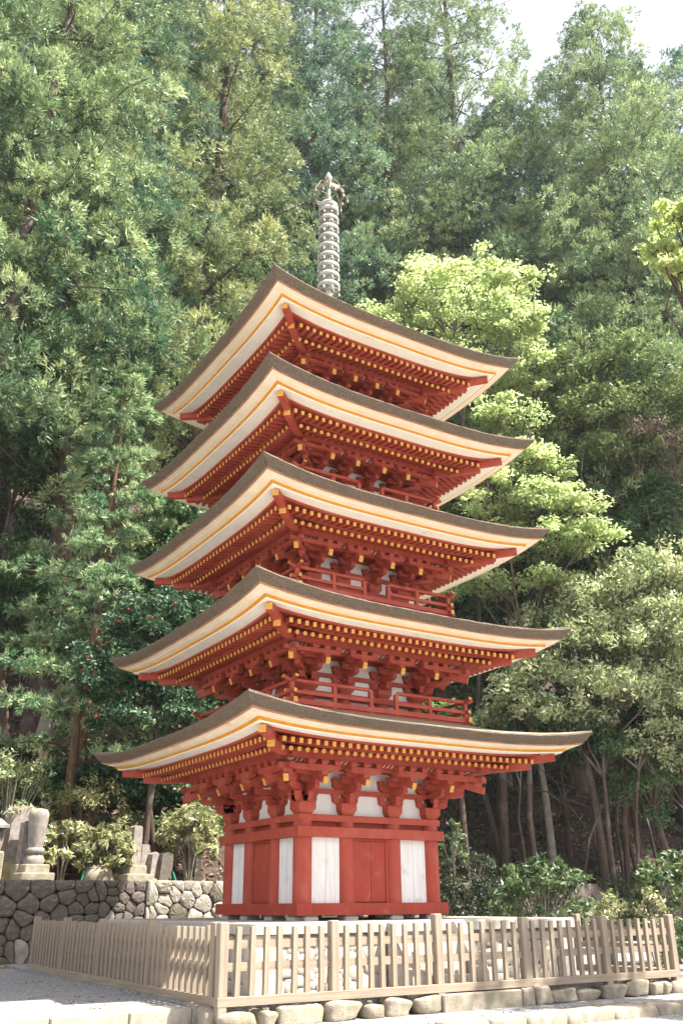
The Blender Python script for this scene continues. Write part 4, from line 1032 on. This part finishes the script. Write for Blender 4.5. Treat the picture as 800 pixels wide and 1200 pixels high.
# trees on the near side, out of the picture to the right, that shade the path
surveyed('broadleaf_tree', 'garden tree outside the picture to the right that dapples the path', 'broadleaf tree', 17, 1150,
   [(1020, 330, 90, 60, 30, 0), (1130, 330, 90, 60, 30, 0), (1240, 350, 90, 60, 26, .5), (1080, 420, 80, 40, 22, -.5), (1180, 430, 80, 40, 22, .5)], 'maple', 69, .085, 70, .34, up=1.5, aspect=.55, flat=.35)
def bt(px, D, py, label, blobs, mk, seed, leaf=.10, dens=80, clump=.5, **k):
    x, y = P(px, D, py); z0 = float(hill(x, y)); zc = top(px, py, D)-z0
    return broad('broadleaf_tree', label, 'broadleaf tree', x, y, z0-.2, [(a, b_, zc+c, r1, r2, r3, n_) for a, b_, c, r1, r2, r3, n_ in blobs], mk, seed, leaf, dens, k.pop('trunks', ((0, 0, .17), (.3, .2, .12))), clump, **k)

# --- camellia and dark shrubs at left
def camellia(label, px, D, py, blobs, seed, flowers=18):
    t = bt(px, D, py, label, blobs, 'camellia', seed, .075, 105, .36, trunks=((0, 0, .10), (.3, .1, .07)), up=.7)
    t.name = 'camellia'; t['category'] = 'camellia'
    rng = np.random.default_rng(seed); x, y, z0 = t.location
    cr = [c for c in t.children if c.name.startswith('crown')][0]
    n = len(cr.data.vertices); co = np.empty(n*3, np.float32); cr.data.vertices.foreach_get('co', co); co = co.reshape(-1, 3)
    dirc = unit(np.array([CAM[0]-x, CAM[1]-y]))
    sc_ = co[:, :2] @ dirc; idx = np.where(sc_ > np.quantile(sc_, .8))[0]
    b = MB()
    for i in rng.choice(idx, flowers, False):
        b.lathe([(.008, -.02), (.034, -.008), (.042, .014), (.024, .024)], 7, 0, Matrix.Translation(tuple(co[i]+np.array([dirc[0], dirc[1], .1])*.08)) @ Matrix.Rotation(rng.uniform(0, 3), 4, 'X'))
    b.build('flowers', M['flower'], t, kind='stuff')
camellia('dark glossy camellia with red flowers left of the lower roofs', 185, 24.6, 760, [(0, 0, .5, 1.5, 1.2, 1.2, 60), (-1.0, 0, -.7, 1.3, 1.1, 1.0, 46), (1.0, .1, -.6, 1.5, 1.1, 1.1, 50), (.9, .2, 1.2, 1.2, 1.1, .9, 36), (0, -.2, -1.7, 1.6, 1.0, .7, 40)], 71, 26)
camellia('low dark camellia hedge in front of the slope left of the lowest roof', 150, 26.5, 925, [(0, 0, .1, 1.3, .8, .6, 40), (1.5, 0, .0, 1.2, .8, .6, 36), (-1.4, 0, .2, 1.1, .8, .6, 30)], 72, 4)
surveyed('hedge', 'deep green hedge behind the gravestones with brownish tips', 'hedge', 26.5, 130,
   [(40, 950, 50, 22, 40, 0), (120, 948, 52, 24, 44, 0), (200, 945, 46, 24, 40, .3), (80, 918, 48, 24, 36, .5), (165, 915, 48, 24, 36, .6), (240, 930, 30, 26, 26, .8), (0, 900, 40, 30, 28, 1.0), (110, 890, 40, 22, 26, 1.2), (60, 978, 50, 16, 30, -.6), (150, 975, 52, 16, 30, -.5), (230, 970, 46, 16, 26, -.3)], 'rhodo', 76, .075, 110, .32, trunks=((-1, 0, .05), (.6, 0, .05), (1.6, 0, .04)), aspect=.36)
bt(215, 27, 640, 'dark leafy evergreen behind the left roof tips', [(0, 0, .5, 1.4, 1.2, 1.3, 44), (1.0, 0, -.6, 1.5, 1.2, 1.2, 42), (-.6, .2, -1.2, 1.4, 1.2, 1.0, 34), (.4, .2, 2.0, 1.2, 1.1, 1.0, 26)], 'darkleaf', 73, .085, 95, .45)
bt(40, 30, 740, 'dark evergreen shrub deep in shade at far left', [(-1.2, .3, 1.8, 1.8, 1.4, 1.2, 40), (0, 0, 0, 1.8, 1.4, 1.2, 40), (-1.6, 0, .6, 1.5, 1.4, 1.4, 36), (1.4, .3, -.6, 1.5, 1.2, 1.0, 30)], 'darkleaf', 74, .10, 80, .5)
bt(20, 33, 560, 'bushy green evergreen under the bare trunks at far left', [(0, 0, 0, 2.2, 1.6, 1.6, 50), (.4, .2, 2.6, 2.0, 1.6, 1.4, 44), (1.8, .5, 1.2, 1.8, 1.5, 1.4, 40), (-1.8, 0, 2.0, 1.8, 1.6, 1.6, 40), (1.8, .3, -1.8, 1.8, 1.4, 1.2, 36)], 'darkleaf', 75, .12, 75, .6)
# leaning trunk and stump at left
x, y = P(80, 25.2, 860); b = MB(); b.tube([(-.15, 0, -.3), (-.02, 0, .6), (.12, 0, 1.4), (.22, .1, 2.6), (.25, .1, 4.5)], [.19, .17, .15, .13, .09], 9)
o = b.build('bare_tree', M['branchbark'], loc=(x, y, float(hill(x, y)))); tag(o, 'leaning reddish bare trunk under the fir at left', 'tree')
x, y = P(58, 27.5, 825); b = MB(); b.tube([(0, 0, -.3), (.03, 0, .4), (.02, 0, 1.0)], [.30, .22, .20], 9)
o = b.build('tree_stump', M['greybark'], loc=(x, y, top(58, 850, 27.5)-.1)); tag(o, 'pale cut stump on the slope left of the leaning trunk', 'stump')
# slim trees standing in the shade at right
for px, D, lb, r_, h_ in ((697, 33.6, 'slim tree with brown trunk in the shade at right, largest of the row', .15, 5.0), (640, 34.5, 'slim tree with pale mossy trunk left of the brown one', .14, 5.5), (541, 31, 'slim tree with brown trunk close behind the right edge of the pagoda', .11, 5), (775, 35, 'slim tree with curved dark trunk at the right frame edge', .15, 5.0), (740, 37, 'thin dark tree between the brown trunk and the curved one', .11, 6), (660, 37, 'thin dark tree behind the pale mossy trunk', .10, 6)):
    x, y = P(px, D, 940); b = MB(); q = .25 if px == 775 else .06; rng = np.random.default_rng(px)
    t = thing('slim_tree', lb, 'tree', (x, y, float(hill(x, y))), 0, 'slim trees in the shade at right')
    b.tube([(q, 0, -.4), (q*.7, 0, h_*.25), (-q*.3, 0, h_*.5), (-q*1.5, .1, h_*.8), (-q*2, .1, h_)], [r_*1.15, r_, r_*.9, r_*.75, r_*.5], 9)
    C = rng.normal(size=(34, 3))*np.array([.85, .7, .5])+np.array([-q*2, .2, h_+.1])
    for c in C[:10]: b.tube([(-q*1.5, .1, h_*.8), (c+np.array([0, 0, h_]))/2, c], [.04, .025, .01], 4)
    b.build('trunk', M['greybark' if px == 640 else 'cedarbark'], t)
    V, F, tn = leaves(C, np.full(34, .45), 60, rng, .09, 1.0, None, .45, .6); link('crown', np_mesh('crown', V, F, M['darkleaf'], tn), t)

# --- garden shrubs: stems fanning from the ground
def shrub(label, x, y, z, r, h, mk, seed, leaf=.055, cnt=40, dens=26, stems=9, name='rhododendron', cat='rhododendron', clump=.15, barkm='greybark', group=None):
    rng = np.random.default_rng(seed); t = thing(name, label, cat, (x, y, z), 0, group); b = MB(); C = []
    for k in range(stems):
        a = 2*PI*k/stems+rng.normal(0, .3); q = rng.uniform(.35, .95); e = np.array([math.cos(a)*r*q, math.sin(a)*r*.8*q, h*rng.uniform(.6, .85)])
        b.tube([(0.05*math.cos(a), .05*math.sin(a), -.05), e*.45*np.array([.8, .8, 1])+rng.normal(0, .04, 3), e], [.022, .016, .008], 5)
    u = unit(rng.normal(size=(cnt, 3))); u[:, 2] = np.where(u[:, 2] < -.55, -u[:, 2], u[:, 2])
    C = u*rng.uniform(.65, 1.05, (cnt, 1))*np.array([r, r*.8, h*.5])+np.array([0, 0, h*.55])
    for c in C[:cnt//2]: b.tube([np.array([c[0]*.45, c[1]*.45, h*.45]), c*.8+np.array([0, 0, .02]), c], [.009, .007, .004], 4)
    b.build('stems', M[barkm], t)
    V, F, tn = leaves(C, np.full(cnt, clump)*rng.uniform(.7, 1.3, cnt), dens, rng, leaf, .9, None, .30, .8, .15)
    link('foliage', np_mesh('foliage', V, F, M[mk], tn), t); return t
def S(px, D, py=1000): return P(px, D, py)
x, y = AY(74, 8.05, 1000); shrub('yellow-green rhododendron right of the bottle-shaped monk stone', x, y, .70, .58, 1.25, 'rhodoy', 81, .10, 70, 26)
x, y = AY(127, 7.95, 1000); shrub('dense yellow-green rhododendron left of the tall slim stele', x, y, .70, .66, 1.2, 'rhodoy', 82, .10, 90, 26)
x, y = AY(222, 7.95, 1000); shrub('tall yellow-green rhododendron between the dark slab and the pagoda', x, y, .70, .80, 1.75, 'rhodoy', 83, .10, 95, 26)
x, y = AY(98, 8.5, 1000); shrub('slender small tree with pinkish new leaves above the yellow rhododendrons', x, y, .70, 1.05, 2.35, 'pinkleaf', 84, .06, 80, 24, 4, 'small_tree', 'small tree', .2, 'branchbark')
x, y = AY(18, 9.2, 900); shrub('small tree with twisted pale branches and fresh leaves at the left edge', x, y, .75, 1.2, 3.0, 'pale', 85, .065, 90, 28, 7, 'small_tree', 'small tree', .2)
x, y = AY(18, 10.5, 850); shrub('pale-leaved bush above the twisted branches at the left edge', x, y, 2.0, .9, 1.3, 'rhodoy', 86, .07, 40, 26, 6)
x, y = S(630, 20.8); shrub('wide rhododendron with many thin bare stems behind the right fence', x, y, -1.0, 1.2, 1.95, 'rhodo', 87, .095, 130, 26, 16)
x, y = S(780, 21.2); shrub('large rhododendron at the right frame edge behind the fence', x, y, -1.0, .95, 2.0, 'rhodo', 88, .10, 90, 26, 10)
x, y = S(712, 20.6, 1060); shrub('small yellowish bush above the right fence posts', x, y, -1.0, .42, 1.25, 'rhodoy', 89, .06, 40, 24, 8)
x, y = S(762, 20.2, 1060); shrub('sparse leggy yellowish bush at the right fence end', x, y, -1.0, .4, 1.3, 'rhodoy', 90, .06, 18, 20, 8)
x, y = S(795, 19.3, 1110); shrub('low green bush at the far right outside the fence corner', x, y, -1.1, .5, .8, 'rhodo', 91, .06, 36, 24, 6)
x, y = AY(528, 8.2, 960); shrub('small bright-leaved bush beside the right pagoda column', x, y, .72, .5, 1.7, 'rhodo', 92, .07, 26, 22, 5)
x, y = AY(560, 8.0, 1000); shrub('dark bush on the wall top right of the pagoda', x, y, .72, .6, .8, 'ivy', 93, .06, 40, 26, 6)

# ivy over the right half of the wall
def ivy():
    rng = np.random.default_rng(6); n = 1150
    C = np.stack([rng.uniform(1.7, 16, n), np.full(n, 6.93), rng.uniform(-1.0, .82, n)], 1)
    k = np.sin(C[:, 0]*1.7+C[:, 2]*1.3)+np.sin(C[:, 0]*.6+2); C = C[k > -.9]
    V, F, tn = leaves(C, np.full(len(C), .17), 26, rng, .045, .3, None, .6, .9)
    o = link('wall_ivy', np_mesh('wall_ivy', V, F, M['ivy'], tn), kind='stuff'); tag(o, 'dark ivy and ferns covering the shaded right part of the stone wall', 'ivy')
ivy()
def litter():
    rng = np.random.default_rng(8); n = 9000
    x = rng.uniform(-8, 26, n); y = 9.4+rng.random(n)**1.3*16; z = hill(x, y)+.02
    C = np.stack([x, y, z], 1); V, F, tn = leaves(C, np.full(n, .12), 3, rng, .075, 1.6, None, .45, .3)
    o = link('leaf_litter', np_mesh('leaf_litter', V, F, M['twigs'], tn), kind='stuff'); tag(o, 'fallen brown leaves and twigs over the wooded slope', 'leaf litter')
litter()
def yard_litter():
    rng = np.random.default_rng(18); n = 700
    x = rng.uniform(-8, 6, n); y = rng.uniform(-5, 6.8, n); z = np.where(y < -3.45, -1.2, np.where(x < -3.8, -1.008, -.962))
    k = (y > -2.5) | (x > -3.6); C = np.stack([x, y, z], 1)[k]
    V, F, tn = leaves(C, np.full(len(C), .16), 3, rng, .03, 4.0, None, .4, .02)
    o = link('yard_litter', np_mesh('yard_litter', V, F, M['twigs'], tn), kind='stuff'); tag(o, 'scattered dry leaves and needles on the gravel of the yard', 'leaf litter')
yard_litter()
def undergrowth():
    rng = np.random.default_rng(9); n = 420
    x = rng.uniform(-10, 30, n); y = rng.uniform(15, 34, n)
    C = np.stack([x, y, hill(x, y)+rng.uniform(.1, 1.6, n)], 1)
    V, F, tn = leaves(C, rng.uniform(.5, 1.0, n), 60, rng, .11, .9, None, .45, .7)
    o = link('undergrowth', np_mesh('undergrowth', V, F, M['darkleaf'], tn), kind='stuff'); tag(o, 'dark undergrowth filling the wooded slope', 'undergrowth')
undergrowth()
def ferns():
    rng = np.random.default_rng(10); n = 420
    x = rng.uniform(4, 26, n); y = 8.2+rng.random(n)*10
    C = np.stack([x, y, hill(x, y)+rng.uniform(.05, .45, n)], 1)
    V, F, tn = leaves(C, rng.uniform(.25, .55, n), 34, rng, .10, .8, None, .30, .6)
    o = link('ferns', np_mesh('ferns', V, F, M['ivy'], tn), kind='stuff'); tag(o, 'dark ferns and low growth on the shaded bank at right', 'ferns')
ferns()

# ------------------------------------------------------------------ air
b = MB(); b.box(-160, 170, -160, 75, -2.6, 76)
vm = bpy.data.materials.new('haze'); vm.use_nodes = True; vn = vm.node_tree.nodes; vn.clear()
vo = vn.new('ShaderNodeOutputMaterial'); vp = vn.new('ShaderNodeVolumePrincipled')
vp.inputs['Color'].default_value = (0.93, 0.96, 1.0, 1); vp.inputs['Density'].default_value = 0.0003; vp.inputs['Anisotropy'].default_value = 0.3
vm.node_tree.links.new(vp.outputs[0], vo.inputs['Volume'])
b.build('haze', vm, kind='stuff')
